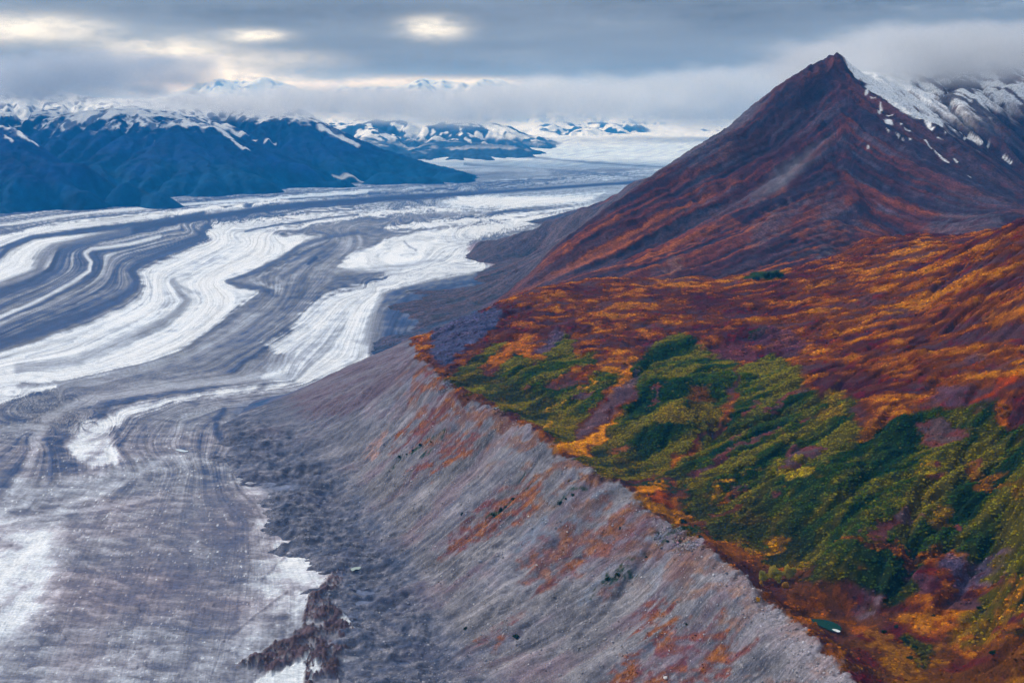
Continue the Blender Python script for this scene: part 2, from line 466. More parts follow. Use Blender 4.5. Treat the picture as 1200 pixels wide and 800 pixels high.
# mountain grid
G2 = Grid(-700, 5200, 3600, 10000, 14.0)
Zd = Grid(-800, 5300, 3500, 10100, 42.0)
zd = rbf_eval(LM, Zd.X, Zd.Y)
z2 = Zd.samp(zd, G2.X, G2.Y)
m2 = sst(3900, 4700, G2.Y) * sst(0, 160, z2)
dxp, dyp = G2.X - PEAK[0], G2.Y - PEAK[1]
ang = np.arctan2(dyp, dxp); rad = np.hypot(dxp, dyp)
# two families of ribs: one parallel to the left spur, one to the right ridge, meeting on the central rib
def mtn_st(x, y):
    dx, dy = x - PEAK[0], y - PEAK[1]
    side = dx * -.98 + dy * .21            # > 0 left of the central rib
    wl = sst(-90, 90, side + 70 * gnoise(x / 420, y / 420, 71))
    tl, sl_ = dx * .615 - dy * .79, -dx * .79 - dy * .615
    tr_, sr_ = dx * .86 + dy * .51, dx * .51 - dy * .86
    return wl, tl, sl_, tr_, sr_
def fam(x, y, wl_, lng, seed, warp=0):
    wl, tl, sl_, tr_, sr_ = mtn_st(x, y)
    a = gnoise((tl + warp) / wl_, sl_ / lng, seed); b = gnoise((tr_ + warp) / wl_, sr_ / lng, seed + 1)
    return b + (a - b) * wl
wr = 30 * fbm(G2.X, G2.Y, 600, 3, .5, 79)
sh = lambda q: .42 - np.abs(q) * 1.5
ribs = sh(fam(G2.X, G2.Y, 330, 2600, 72, wr)) * 34 + sh(fam(G2.X, G2.Y, 140, 1500, 74, wr)) * 15 + sh(fam(G2.X, G2.Y, 60, 700, 76, wr)) * 7
back2 = sst(-40, 120, poly_sd(np.vstack([np.array(RIDGE)[:, :2], [[6000, 4600], [6000, 12000], [PEAK[0] + 150, 12000]]]), G2.X, G2.Y))
z2 = z2 + m2 * (ribs * sst(0, 300, rad) * (1 - back2) + (4 + 3 * back2) * fbm(G2.X, G2.Y, 420, 5, .55, 33, ridge=True) - 4 + back2 * sst(2900, 3200, G2.X) * 26 * fbm(G2.X * .7 + G2.Y * .7, G2.Y * .35 - G2.X * .35, 300, 4, .55, 39, ridge=True))
z2e, fl2 = erode(z2.copy(), 14.0, batches=16, n=26000, steps=85, seed=9, cap=5.0, ero=.35, dep=.25)
z2 = lerp(z2, z2e, sst(3800, 4300, G2.Y) * (.04 + .22 * back2))
crag = sst(420, 60, rad) + sst(90, 20, line_d(np.array(SPUR)[:5, :2], G2.X, G2.Y)) * sst(900, 300, rad)
z2 -= 42 * np.exp(-(rad / 230) ** 2)
z2 += crag * 13 * fbm(G2.X, G2.Y, 75, 3, .6, 36, ridge=True)
z2 += m2 * 5 * fbm(G2.X, G2.Y, 90, 3, .55, 35)
print('land grids', round(time.time() - T0, 1))

def land_z(x, y, cubic=True):
    w = sst(3850, 4250, y)
    a = G1.samp(z1, x, y, cubic); b = G2.samp(z2, x, y, cubic)
    inside1 = (x > G1.x0 + 20) & (x < G1.xs[-1] - 20) & (y < G1.ys[-1] - 20)
    w = np.where(inside1, w, 1.0)
    w = np.maximum(w, sst(G1.xs[-1] - 250, G1.xs[-1] - 30, x))
    near_edge = (y < 3700)
    b = np.where(near_edge, a, b); 
    return a * (1 - w) + b * w

def land_fn(x, y): return land_z(np.asarray(x, float), np.asarray(y, float), False)

def cast(P, y0=1000, y1=9500):
    """where the photo's sight lines first meet the land: world x, y of surface features"""
    P = np.asarray(P, float); rx, rz = ray(P[:, 0], P[:, 1])
    ys = y0 * (y1 / y0) ** np.linspace(0, 1, 1500)
    X = rx[:, None] * ys[None]; Z = H + rz[:, None] * ys[None]
    zz = land_fn(X, np.broadcast_to(ys, X.shape))
    hit = (zz >= Z) & (zz > -20)
    i = np.where(hit.any(1), hit.argmax(1), -1)
    # sky or ice: fall back to the closest approach
    gap = np.where(zz > -20, Z - zz, 1e9); j = gap.argmin(1)
    i = np.where(i < 0, j, i)
    return np.stack([rx * ys[i], ys[i]], 1)

# polar mesh around the viewpoint's foot: even detail at every distance
NR, NC = 1300, 1180
az = np.linspace(-0.40, 0.60, NC)
rr = 1060 * (9600 / 1060.0) ** np.linspace(0, 1, NR)
AZ, RR = np.meshgrid(az, rr)
LX = RR * np.sin(AZ); LY = RR * np.cos(AZ)
foot = (RR * 0.0012).astype(f32)
LZ = land_z(LX, LY)
cs = crest_sd(LX, LY)
cs = cs + 13 * gnoise(LX / 85, LY / 85, 44) * (LY < 3400) + 9 * fbm(LX, LY, 34, 4, .65, 45, foot) * (LY < 3400)
CSf = cs
LZ = LZ + sst(60, 8, np.abs(cs)) * (LY < 3300) * 6 * fbm(LX, LY, 80, 4, .6, 46, foot, ridge=True)
LZ = LZ + (0.9 * fbm(LX, LY, 14, 2, .5, 41, foot) + 2.2 * fbm(LX, LY, 40, 2, .5, 42, foot)) * sst(-5, 30, LZ) * (1 - (LY > 3100) * (1 - sst(20, 90, LZ)))
print('land mesh heights', round(time.time() - T0, 1))
# ================================================================== the glacier
def ice_map(x, y):
    """flat survey coordinates of the ice plane (a fixed projective map: straight lines stay straight)"""
    dep = y * cp + H * sp
    return 600 + FX * x / dep, 400 - FX * (y * sp - H * cp) / dep

GR, GC_ = 900, 1150
gaz = np.linspace(-0.56, 0.22, GC_)
gdp = np.concatenate([np.linspace(0.66, 0.0375, GR - 60), np.linspace(0.0370, 0.0175, 60)])
GA, GD = np.meshgrid(gaz, gdp)
GRr = H / np.tan(GD)
gx = GRr * np.sin(GA); gy = GRr * np.cos(GA)
U, W = ice_map(gx, gy)
gfoot = np.maximum(GRr * 0.0009, 1).astype(f32)
WP = 1.0
nu = fbm(gx, gy, 420, 5, .55, 51, gfoot * 3); nv = fbm(gx, gy, 420, 5, .55, 52, gfoot * 3)
pk = np.clip(900 / GRr * 2.2, .25, 1.2)           # how many survey units a 400 m wiggle is worth
Uw = U + nu * 9 * pk * .35; Ww = W + nv * 5 * pk * .35

# flow lines with a label across the flow
FL = [
 (-1, [(-300, 300), (-100, 272), (0, 258), (100, 244), (200, 234), (300, 226), (450, 216), (560, 211), (650, 207), (820, 198)]),
 (0.0, [(-300, 350), (-100, 290), (0, 264), (100, 250), (200, 239), (300, 231), (450, 221), (560, 215), (650, 211), (820, 203)]),
 (1.0, [(-250, 400), (-100, 310), (0, 278), (62, 262), (175, 250), (250, 240), (350, 233), (450, 227), (560, 221), (700, 211)]),
 (1.7, [(-150, 400), (-60, 335), (0, 305), (12, 294), (37, 281), (75, 275), (175, 264), (238, 250), (350, 238), (450, 230), (550, 225)]),
 (2.4, [(-150, 430), (0, 339), (38, 327), (60, 315), (67, 300), (72, 292), (112, 280), (162, 269), (212, 259), (300, 246), (350, 240.5), (450, 232.5), (550, 227.5), (650, 220), (750, 213), (850, 208)]),
 (3.4, [(-150, 460), (0, 371), (50, 350), (82, 332), (105, 317), (107, 307), (100, 297), (107, 292), (150, 286), (187, 277), (250, 262), (350, 248), (450, 239), (520, 235)]),
 (4.6, [(-150, 470), (0, 408), (37, 396), (100, 374), (140, 357), (161, 341), (164, 329), (157, 318), (167, 310), (200, 297), (225, 287), (246, 280), (240, 272), (245, 265), (270, 260), (330, 255), (450, 244), (560, 242)]),
 (5.6, [(-100, 450), (25, 430), (62, 427), (100, 420), (150, 396), (187, 380), (207, 365), (220, 350), (212, 342), (203, 330), (240, 310), (285, 285), (280, 275), (312, 266), (387, 255), (450, 248), (560, 246)]),
 (6.6, [(-100, 500), (0, 470), (70, 446), (125, 434), (175, 422), (215, 407), (250, 382), (282, 357), (300, 341), (277, 336), (263, 330), (300, 315), (332, 298), (350, 286), (380, 278), (330, 272), (370, 262), (450, 252), (560, 249), (690, 236)]),
 (7.6, [(-100, 560), (0, 520), (30, 505), (75, 470), (150, 450), (240, 430), (300, 400), (340, 372), (375, 335), (400, 312), (425, 292), (460, 276), (520, 266), (620, 254), (700, 243)]),
 (8.4, [(-60, 640), (20, 560), (32, 540), (45, 507), (62, 484), (112, 465), (200, 449), (270, 440), (312, 410), (360, 380), (390, 352), (450, 328), (520, 308), (545, 290), (575, 276), (650, 255)]),
 (9.2, [(-60, 700), (40, 610), (80, 560), (72, 520), (95, 494), (150, 472), (250, 456), (340, 444), (380, 400), (410, 360), (440, 335), (500, 318), (560, 306), (556, 288), (600, 268)]),
 (10.2, [(0, 830), (60, 700), (110, 600), (150, 555), (135, 520), (160, 490), (215, 470), (280, 462), (350, 452), (420, 420), (440, 360), (480, 335), (575, 316)]),
 (11.4, [(130, 860), (170, 700), (200, 600), (215, 550), (195, 520), (210, 490), (260, 475), (320, 470)]),
 (12.6, [(250, 870), (270, 760), (285, 660), (284, 612), (262, 585), (250, 540), (265, 500)]),
 (13.8, [(370, 870), (375, 750), (375, 690), (345, 640), (325, 590), (290, 560)]),
]
fp = []
for v, l in FL:
    l = [(a, b) for a, b in l]
    for p in dens([(a, b * 2.0, v) for a, b in l], 30): fp.append((p[0], p[1], v))
FM = rbf_fit(fp, 0.004, 2e-3)
# evaluate on a coarse map grid, then sample
FG = Grid(-420, 980, 2 * 150, 2 * 960, 6.0)
fv = rbf_eval(FM, FG.X, FG.Y)
V_ = FG.samp(fv, np.clip(U * .65 + Uw * .35, -410, 970), np.clip((W * .65 + Ww * .35) * 2, 306, 1900))
streak = fbm(V_ * 60, gx * .003 + gy * .002, 70, 2, .6, 61) * .30 + fbm(V_ * 60, gx * .004 + gy * .003, 22, 5, .78, 62) * .42
fine = fbm(gx, gy * .5, 60, 4, .6, 63, gfoot * 1.5)
big = fbm(gx, gy, 900, 4, .5, 64, gfoot)

def GP(P, soft):
    P = np.asarray(P, float)
    m = np.zeros(Uw.shape, f32); s = soft * 1.5 + 10
    k = (Uw > P[:, 0].min() - s) & (Uw < P[:, 0].max() + s) & (Ww > P[:, 1].min() - s) & (Ww < P[:, 1].max() + s)
    if not k.any(): return m
    sf = soft * 1.25
    m[k] = sst(-sf, sf, poly_sd(P, Uw[k], Ww[k]) + EM[k] * min(1.0, soft / 2.2) - .4)
    return m
big = fbm(gx, gy, 900, 4, .5, 64, gfoot)
EM = (streak * 7 + fine * 1.6 + 1.4 * fbm(gx, gy, 200, 4, .6, 65, gfoot * 1.5)) * (1 - .4 * sst(260, 220, W))
def GL(P, w, s=.6): return mask_line(P, Uw, Ww, w, s)

Lm = .36 + .34 * streak * (1 - .6 * sst(520, 640, W)) + .10 * big + .05 * fine
far = sst(262, 215, W)
# banded left flank of the glacier
Bz = GP([(-400, 250), (0, 240), (300, 225), (820, 196), (820, 214), (560, 236), (330, 256), (270, 261), (246, 266), (246, 280), (165, 311), (162, 335), (100, 374), (0, 409), (-400, 560)], 3)
Lm = lerp(Lm, .33 + .85 * streak + .05 * fine, Bz)
Lm = lerp(Lm, .97, GP([(-100, 300), (0, 275.5), (62, 262), (175, 249.5), (250, 238.5), (340, 231), (338, 234), (250, 245), (150, 261), (62, 273), (25, 283), (0, 291), (-100, 340)], 1.5) * (.85 + .5 * streak))
Lm = lerp(Lm, .85, GL([(-60, 276), (0, 264), (60, 255), (110, 249), (200, 241), (300, 234), (430, 225)], 1.6) * .8)
Lm = lerp(Lm, .9, GP([(-40, 340), (0, 310), (15, 296), (37, 286), (60, 280), (110, 273), (62, 285), (45, 291), (36, 301), (36, 312), (28, 320), (0, 330), (-60, 360)], 2))
Lm = lerp(Lm, .04, GL([(-100, 350), (-20, 316), (0, 300), (10, 289), (37, 278.5), (75, 273), (175, 262.5), (238, 250)], 3.0, .7) * .9)
Lm = lerp(Lm, .0, GL([(-150, 415), (0, 340), (38, 327), (60, 315), (67, 300), (72, 292), (112, 280), (162, 269), (212, 259), (300, 246.5), (350, 240.5), (450, 232.5), (550, 227.5), (650, 220), (750, 213), (850, 208)], 3.6, .6))
Lm = lerp(Lm, .12, GL([(-150, 425), (0, 346), (40, 333), (64, 318), (71, 305), (78, 294), (112, 283)], 4, .8) * .7)
Lm = lerp(Lm, .28, GL([(-20, 342), (45, 318), (50, 303), (62, 291), (100, 281), (150, 271)], 5, .6) * .8)
Lm = lerp(Lm, .85, GL([(-100, 415), (0, 371), (50, 350), (82, 332), (105, 317), (107, 307), (100, 297), (107, 292), (150, 286), (187, 277)], 2.2, .7) * .8)
Lm = lerp(Lm, .1, GL([(-100, 422), (0, 376), (52, 355), (88, 335), (110, 320), (112, 306), (106, 297)], 1.5, .7) * .7)
Lm = lerp(Lm, .1, GL([(-100, 440), (0, 403), (37, 391), (100, 369), (136, 353), (157, 338), (160, 328), (153, 318), (163, 309), (196, 296), (221, 286), (243, 280), (237, 273), (243, 266), (268, 260), (330, 254.5)], 5.0, .7) * .9)
# first white field
W1 = GP([(250, 263), (270, 260), (300, 257.5), (375, 250.5), (450, 244.5), (540, 242), (600, 240), (600, 243), (470, 250), (430, 254), (370, 262), (312, 270), (325, 274), (398, 277), (375, 279), (350, 286), (332, 298), (300, 315), (263, 330),
         (277, 336), (303, 341), (282, 356), (250, 381), (215, 406), (175, 421), (125, 433), (70, 444), (25, 449), (62, 452), (0, 470), (-120, 505), (-120, 455), (0, 412), (40, 401), (100, 379), (142, 361), (165, 342), (166, 328),
         (161, 318), (172, 312), (200, 302), (226, 291), (249, 282), (242, 272)], 2.2)
Lm = lerp(Lm, .86 + .42 * streak + .13 * fine + .12 * big, W1)
Lm = lerp(Lm, .40, GL([(203, 330), (212, 344), (220, 351), (208, 366), (187, 379), (165, 390)], 4.0, .8) * .8)
Lm = lerp(Lm, .45, GL([(187, 379), (150, 397), (120, 410), (90, 422), (50, 428), (20, 431)], 5.5, .9) * (.8 + streak))
Lm = lerp(Lm, .5, GL([(212, 336), (222, 341), (234, 343)], 2, .8) * .7)
Lm = lerp(Lm, .42, GL([(40, 450), (20, 451), (90, 445), (130, 442)], 2, .8) * .8)
for q in ([(287, 271), (300, 268), (312, 266), (350, 260), (387, 255), (420, 251)],):
    Lm = lerp(Lm, .12, GL(q, 1.0, .8) * .9)
for q in ([(100, 404), (140, 384), (160, 376)], [(173, 325), (178, 340), (176, 350)], [(246, 306), (258, 301)], [(30, 418), (60, 410), (85, 400)]):
    Lm = lerp(Lm, .55, GL(q, 1.2, .9) * .7)
# folded moraine
Z1 = [(420, 272), (380, 279), (350, 289), (332, 301), (307, 315), (280, 325), (266, 330), (277, 335), (307, 338), (320, 340)]
Lm = lerp(Lm, .68, GP([(292, 329), (310, 320), (335, 304), (358, 289), (372, 284), (350, 300), (325, 316), (300, 328), (330, 337), (318, 341)], 2.5) * .75)
Lm = lerp(Lm, .2, GL(Z1, 2.4, .6) * .9)
Lm = lerp(Lm, .16, GL([(330, 325), (352, 312), (372, 298), (392, 286)], 3.0, .8) * .7)
Lm = lerp(Lm, .0, GL([(362, 309), (370, 302)], 2.0, .6) * .9)
# second white field and its tongue
Lm = lerp(Lm, .92 + .1 * streak, GP([(440, 267), (487, 261), (550, 254), (610, 248), (700, 237), (705, 243), (600, 256), (550, 262), (475, 269)], 1.6))
W2 = GP([(396, 313), (405, 302), (425, 292), (445, 286), (462, 277), (487, 271), (550, 265), (600, 257), (690, 244), (675, 249), (617, 266), (573, 276), (550, 283), (553, 291), (565, 306), (576, 316), (540, 323), (500, 330), (470, 336),
         (447, 343), (440, 356), (431, 380), (427, 398), (436, 430), (350, 447), (306, 446), (313, 432), (342, 414), (312, 410), (307, 401), (337, 385), (362, 355), (382, 341), (425, 331), (452, 322), (440, 317), (420, 318)], 2.4)
Lm = lerp(Lm, .85 + .42 * streak + .13 * fine + .12 * big, W2)
Lm = lerp(Lm, .5 + .3 * streak, GP([(396, 317), (440, 312), (505, 303), (540, 300), (500, 309), (470, 317), (440, 324), (418, 322)], 2.5) * .75)
Lm = lerp(Lm, .42 + .3 * streak, GP([(306, 436), (318, 424), (345, 405), (362, 392), (348, 408), (342, 420), (325, 435)], 3) * .8)
Lm = lerp(Lm, .62, GL([(448, 343), (443, 358), (432, 385), (428, 410)], 4.5, .8) * .7)
Lm = lerp(Lm, .3, GL([(474, 283), (480, 290), (487, 293)], 1.2, .8) * .6)
# dark bay between the tongue and the hillside
BAY = GP([(449, 346), (470, 338), (500, 331), (545, 323), (577, 315), (625, 312), (640, 345), (520, 420), (450, 430), (432, 425), (438, 400), (442, 372)], 3.5)
Lm = lerp(Lm, .16 + .2 * streak + .1 * fine, BAY * .9)
Lm = lerp(Lm, .36, GL([(445, 375), (440, 395), (448, 420)], 9, .9) * .8)
PURP = GL([(560, 287), (552, 291), (565, 302), (585, 312), (610, 316)], 4, .8)
# light bands of the lower glacier
Lm = lerp(Lm, .62, GL([(340, 443), (250, 445), (200, 450), (150, 457), (112, 465), (75, 477), (55, 490), (47, 505), (37, 525), (32, 545), (12, 580)], 5.5, .9) * .65)
W4 = GP([(378, 446), (340, 444), (300, 450), (250, 455.5), (212, 461), (175, 466), (150, 470), (122, 484), (93, 495), (73, 516), (84, 536), (115, 545), (138, 539), (131, 520), (134, 500), (152, 487), (187, 474), (212, 467), (300, 457), (350, 449)], 4)
Lm = lerp(Lm, .86 + .35 * fine + .3 * streak, W4)
Lm = lerp(Lm, .6, GP([(30, 590), (20, 560), (110, 548), (160, 545), (195, 533), (160, 560), (115, 580), (50, 590)], 7) * .55)
Lm = lerp(Lm, .72, GL([(-20, 622), (0, 612), (56, 601), (112, 595), (150, 588), (184, 580)], 2.2, .9) * .6)
Lm = lerp(Lm, .66, GL([(190, 534), (150, 561), (110, 582), (60, 588), (0, 595)], 3.0, .9) * .5)
W5 = GP([(-200, 650), (0, 622), (52, 613), (64, 640), (60, 690), (40, 718), (0, 745), (-200, 820)], 24)
Lm = lerp(Lm, .93 + .3 * fine, W5 * .92)
W6 = GP([(295, 560), (325, 576), (345, 622), (375, 655), (384, 680), (352, 712), (350, 735), (300, 765), (262, 760), (280, 720), (290, 680), (305, 640), (298, 600)], 22)
Lm = lerp(Lm, .74 + .25 * fine + .15 * nv, W6 * .85)
Lm = lerp(Lm, .88 + .2 * fine, GP([(315, 670), (350, 640), (372, 652), (382, 678), (355, 700), (345, 722), (318, 715)], 9) * .8)
Lm = lerp(Lm, .12, GL([(252, 560), (256, 582), (275, 598), (285, 613), (280, 630), (262, 646)], 6, .9) * .5)
for q in ([(342, 640), (325, 658), (305, 678)], [(335, 690), (308, 712), (285, 732), (260, 755)], [(282, 690), (276, 720), (262, 752), (250, 790)]):
    Lm = lerp(Lm, .2, GL(q, 1.3, .9) * .35)
Lm = lerp(Lm, .06, GL([(262, 480), (254, 492), (252, 503), (256, 512)], 3.5, .9) * .7)
Lm = lerp(Lm, .2, GL([(150, 530), (165, 520), (172, 500), (185, 490)], 7, .9) * .35)
# far ice
Lm = lerp(Lm, .62 + .22 * streak, GP([(500, 236), (560, 226), (700, 206), (820, 196), (850, 205), (700, 240), (600, 246), (520, 243)], 3) * .6)
Lm = lerp(Lm, .9, GP([(520, 236), (545, 231), (675, 229), (710, 226), (690, 237), (590, 244), (530, 241)], 2))
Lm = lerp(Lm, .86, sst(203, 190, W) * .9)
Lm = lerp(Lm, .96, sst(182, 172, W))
for q in ([(544, 193), (617, 197), (675, 201), (763, 209)], [(560, 186), (640, 189), (800, 197)]):
    Lm = lerp(Lm, .2, GL(q, .7, .7) * .7)
Lm = lerp(Lm, .55, GL([(505, 211), (580, 209), (640, 203), (600, 198), (560, 200)], 4, .9) * .6)
Lm = lerp(Lm, .0, GL([(-150, 415), (0, 340), (38, 327), (60, 315), (67, 300), (72, 292), (112, 280), (162, 269), (212, 259), (300, 246.5), (350, 240.5), (450, 232.5), (550, 227.5), (650, 220), (750, 213), (850, 208)], 1.5, .6) * sst(200, 300, U))
# crevasse grain, stronger near
cre = fbm(gx * .45 + gy * .10 + 12 * fine, gy * .8 + gx * .16 + 10 * nu, 26, 5, .78, 71, gfoot * .8)
cre2 = fbm(gx * .5, gy, 55, 3, .6, 72, gfoot)
near = sst(400, 560, W)
Lm = Lm + near * (cre * .15 + cre2 * .07 + .10 * nv) + (1 - near) * (fine * .04 + cre2 * .02)
peb = fbm(gx, gy, 9, 2, .6, 74)
Lm = Lm + sst(.62, .8, peb) * .45 * sst(430, 560, W) * (1 - sst(560, 800, W) * .3) * sst(.1, .5, cre2 + .3)
Lm = lerp(Lm, np.maximum(Lm, .25 + .3 * (Lm - .1)), sst(500, 600, W))
Lc = np.clip(Lm, 0, 1.05)
K = np.array([0, .18, .36, .6, .8, 1.06])
RAMP = np.array([(.005, .028, .100), (.036, .068, .160), (.178, .190, .240), (.40, .44, .51), (.68, .73, .79), (.86, .88, .90)])
gcol = np.stack([np.interp(Lc, K, RAMP[:, i]) for i in range(3)], -1)
warm = np.clip(.5 + .9 * fbm(gx, gy, 500, 4, .6, 75), 0, 1) * sst(380, 620, W) * (1 - sst(.6, .9, Lc))
gcol = gcol * lerp(np.array([1, 1, 1.]), np.array([1.10, .95, .93]), warm[..., None])
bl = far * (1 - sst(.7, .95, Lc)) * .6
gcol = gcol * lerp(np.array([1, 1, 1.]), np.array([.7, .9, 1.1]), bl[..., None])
gcol = gcol * lerp(np.array([1, 1, 1.]), np.array([1.03, .98, .97]), (sst(380, 600, W) * (1 - sst(.5, .85, Lc)))[..., None])
gcol = lerp(gcol, np.array([.36, .25, .30]), (PURP * .6)[..., None])
# maroon debris lying on the ice margin
MAR = GP([(277, 782), (310, 761), (329, 748), (354, 734), (354, 723), (365, 698), (379, 684), (390, 664), (403, 658), (412, 665), (403, 679), (397, 690), (399, 717), (422, 745), (415, 757), (400, 778), (400, 815), (357, 815), (362, 783), (351, 775), (321, 790)], 3.5)
gap_ = sst(.25, .5, fbm(gx, gy, 45, 3, .6, 77)) * sst(352, 380, U)
gap_ = np.maximum(gap_, sst(.1, .35, fbm(gx, gy * .7, 28, 4, .65, 83)) * .8)
MAR = MAR * (1 - gap_ * .9) * sst(-.75, -.1, fbm(gx, gy, 30, 4, .7, 70) + (MAR - .5))
gcol = lerp(gcol, np.array([.078, .048, .062]) * (1 + .5 * fbm(gx, gy, 30, 4, .6, 78))[..., None], MAR[..., None])
ICE = GP([(300, 800), (340, 783), (362, 772), (372, 785), (352, 812), (300, 820)], 2)
ICE = np.maximum(ICE, GP([(397, 716), (410, 727), (420, 742), (411, 748), (404, 735), (396, 724)], 1.5)) * (1 - MAR)
gcol = lerp(gcol, np.array([.75, .8, .84]), ICE[..., None])
RUB = GP([(272, 480), (300, 470), (420, 470), (560, 900), (440, 900), (424, 800), (424, 745), (400, 720), (398, 690), (385, 655), (350, 638), (330, 590), (292, 560), (268, 520)], 5) * (1 - MAR) * (1 - ICE)
gcol = lerp(gcol, np.array([.105, .135, .225]) * (1 + .4 * fbm(gx, gy, 40, 4, .65, 79))[..., None], (RUB * .85)[..., None])
gcol = np.clip(gcol, .004, .92)
# relief: debris ridges stand above clean troughs, crevasse humps, rising icefield far away
gz = (.35 - Lc) * 7 * sst(9000, 3000, GRr) + (cre * 1.6 + cre2 * 3.2) * near + fine * 1.5 * (1 - near) * sst(12000, 5000, GRr) + big * 5
gz += MAR * (9 + 9 * fbm(gx, gy, 40, 4, .6, 78)) + sst(.62, .8, peb) * 1.0 * near + ICE * 3
D_ = np.maximum(gy - 20500, 0)
gz += .028 * np.minimum(D_, 16000) + .02 * np.maximum(D_ - 16000, 0) + sst(0, 4000, D_) * 22 * fbm(gx, gy, 2600, 4, .5, 81)
gz += sst(0, 3000, D_) * 10 * fbm(gx, gy * .3, 700, 3, .6, 82)
ptn = [(147, 218, 527, 12, 2.2, 'pale'), ]
ice_mat = surf_material('glacier_ice', scales=((0.22, .42), (0.05, .22)), stretch=(.6, 1.2, 1), bump=.7, bscale=.09, bdist=5.0, rough=.75, spec=.25, flow=((9.0, .0012, .38), (26.0, .003, .22)))
Vg = np.stack([gx, gy, gz], -1).reshape(-1, 3)
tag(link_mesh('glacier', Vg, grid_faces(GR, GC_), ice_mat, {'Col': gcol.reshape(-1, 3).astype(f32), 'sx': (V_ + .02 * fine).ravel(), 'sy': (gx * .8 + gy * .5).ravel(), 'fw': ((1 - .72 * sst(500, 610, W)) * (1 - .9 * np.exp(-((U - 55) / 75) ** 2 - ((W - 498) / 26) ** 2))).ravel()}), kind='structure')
print('glacier', round(time.time() - T0, 1))
# ================================================================== what grows and lies where on the land
A3 = lambda *c: np.array(c, f32)
fx_, fy_ = LX.astype(np.float64), LY.astype(np.float64)
fyz = fy_ + 1.3 * LZ * (LY < 4000)
wn1 = fbm(fx_, fyz, 60, 5, .6, 101, foot); wn2 = fbm(fx_, fyz, 60, 5, .6, 102, foot)
WX = fx_ + wn1 * 16; WY = fy_ + wn2 * 22
def XP(org, sc, pl): return [(org[0] + a / sc, org[1] + b / sc) for a, b in pl]
def LP(P, soft=7, y0=1000, y1=5000): return mask_poly(cast(P, y0, y1), WX, WY, soft)
def LL(P, w, soft=.7, y0=1000, y1=5000): return mask_line(cast(P, y0, y1), WX, WY, w, soft)
slope = np.hypot(np.gradient(LZ, axis=0) / np.gradient(RR, axis=0), np.gradient(LZ, axis=1) / (RR * (az[1] - az[0])))
cs = CSf
al = (fx_ - crest_xy[0, 0]) * c_dir[0] + (fy_ - crest_xy[0, 1]) * c_dir[1]
ac = (fx_ - crest_xy[0, 0]) * c_nrm[0] + (fy_ - crest_xy[0, 1]) * c_nrm[1]
n1 = fbm(fx_, fyz, 140, 6, .58, 111, foot); n2 = fbm(fx_, fyz, 55, 5, .65, 112, foot); n3 = fbm(fx_, fyz, 20, 4, .65, 113, foot)
n4 = fbm(fx_, fy_, 420, 4, .5, 114, foot); n5 = fbm(fx_, fyz, 9, 2, .6, 115, foot)
ok1 = LY < 4400
near_flow = np.log1p(np.maximum(G1.samp(fl1, LX, LY, False), 0)) 
# --- hillside tundra: orange dwarf birch, maroon bearberry, brown sedge, purple stone
u1 = fbm(fx_ * .6, LZ * 1.5 + fy_ * .7, 62, 6, .72, 117, foot); u2 = fbm(fx_ * .7, LZ * 1.2 + fy_ * .8, 210, 6, .66, 118, foot)
T = np.zeros(LX.shape + (3,), f32)
T[:] = A3(.082, .026, .020)
def over(C, m): 
    global T
    T = T * (1 - m[..., None]) + C * m[..., None]
over(A3(.052, .014, .022), sst(-.1, .5, n1 + .3 * n3 - .3 * u2))
over(A3(.165, .052, .014), sst(-.35, .25, u2 * .7 + .5 * u1 + .2 * n3) * .8)
over(A3(.300, .100, .010), sst(.02, .55, u1 + .25 * n3 - .06 + .3 * n4 + .2 * u2) * .92)
over(A3(.46, .195, .012), sst(.35, .8, u1 * .8 + .5 * u2 + .3 * n3 + .2 * n4) * .85)
over(A3(.085, .055, .070), sst(.35, .8, -u1 + .45 * n1 + .5 * u2) * .6)
over(A3(.04, .022, .03), sst(.4, .8, -n3 - .3 * n2) * .5)
over(A3(.14, .012, .03), sst(.45, .7, n3 - .6 * n2) * .5)
upper = [(560, 362), (660, 330), (800, 326), (900, 322), (1000, 314), (1200, 268), (1300, 250), (1300, 500), (1160, 480), (1010, 480), (940, 450), (860, 415), (780, 392), (730, 420), (640, 400), (590, 395)]
# --- shrub thickets (green)
c4 = 4.0
GA = XP((500, 360), c4, [(80, 360), (130, 310), (200, 250), (300, 170), (380, 155), (385, 165), (330, 220), (250, 280), (300, 330), (350, 290), (360, 260), (400, 230), (470, 235), (500, 260), (560, 250), (570, 210), (600, 150), (650, 115), (690, 160), (680, 220), (720, 230), (800, 215), (800, 270), (730, 300), (700, 270), (640, 300), (570, 350), (580, 380), (700, 360), (780, 320), (850, 300), (900, 310), (880, 370), (820, 430), (760, 500), (700, 560), (700, 600), (650, 650), (620, 660), (600, 620), (540, 590), (500, 550), (430, 530), (330, 500), (300, 470), (240, 430), (150, 400), (90, 395)])
GB = [(732, 442), (740, 432), (755, 415), (762, 407), (780, 395), (795, 390), (817, 400), (822, 407), (840, 415), (862, 423), (868, 438), (862, 450), (852, 465), (842, 478), (845, 488), (830, 500), (817, 515), (800, 532), (785, 545), (775, 553), (760, 560), (745, 563), (725, 563), (705, 564), (688, 555), (668, 548), (675, 541), (690, 531), (707, 512), (722, 495), (730, 478), (745, 467)]
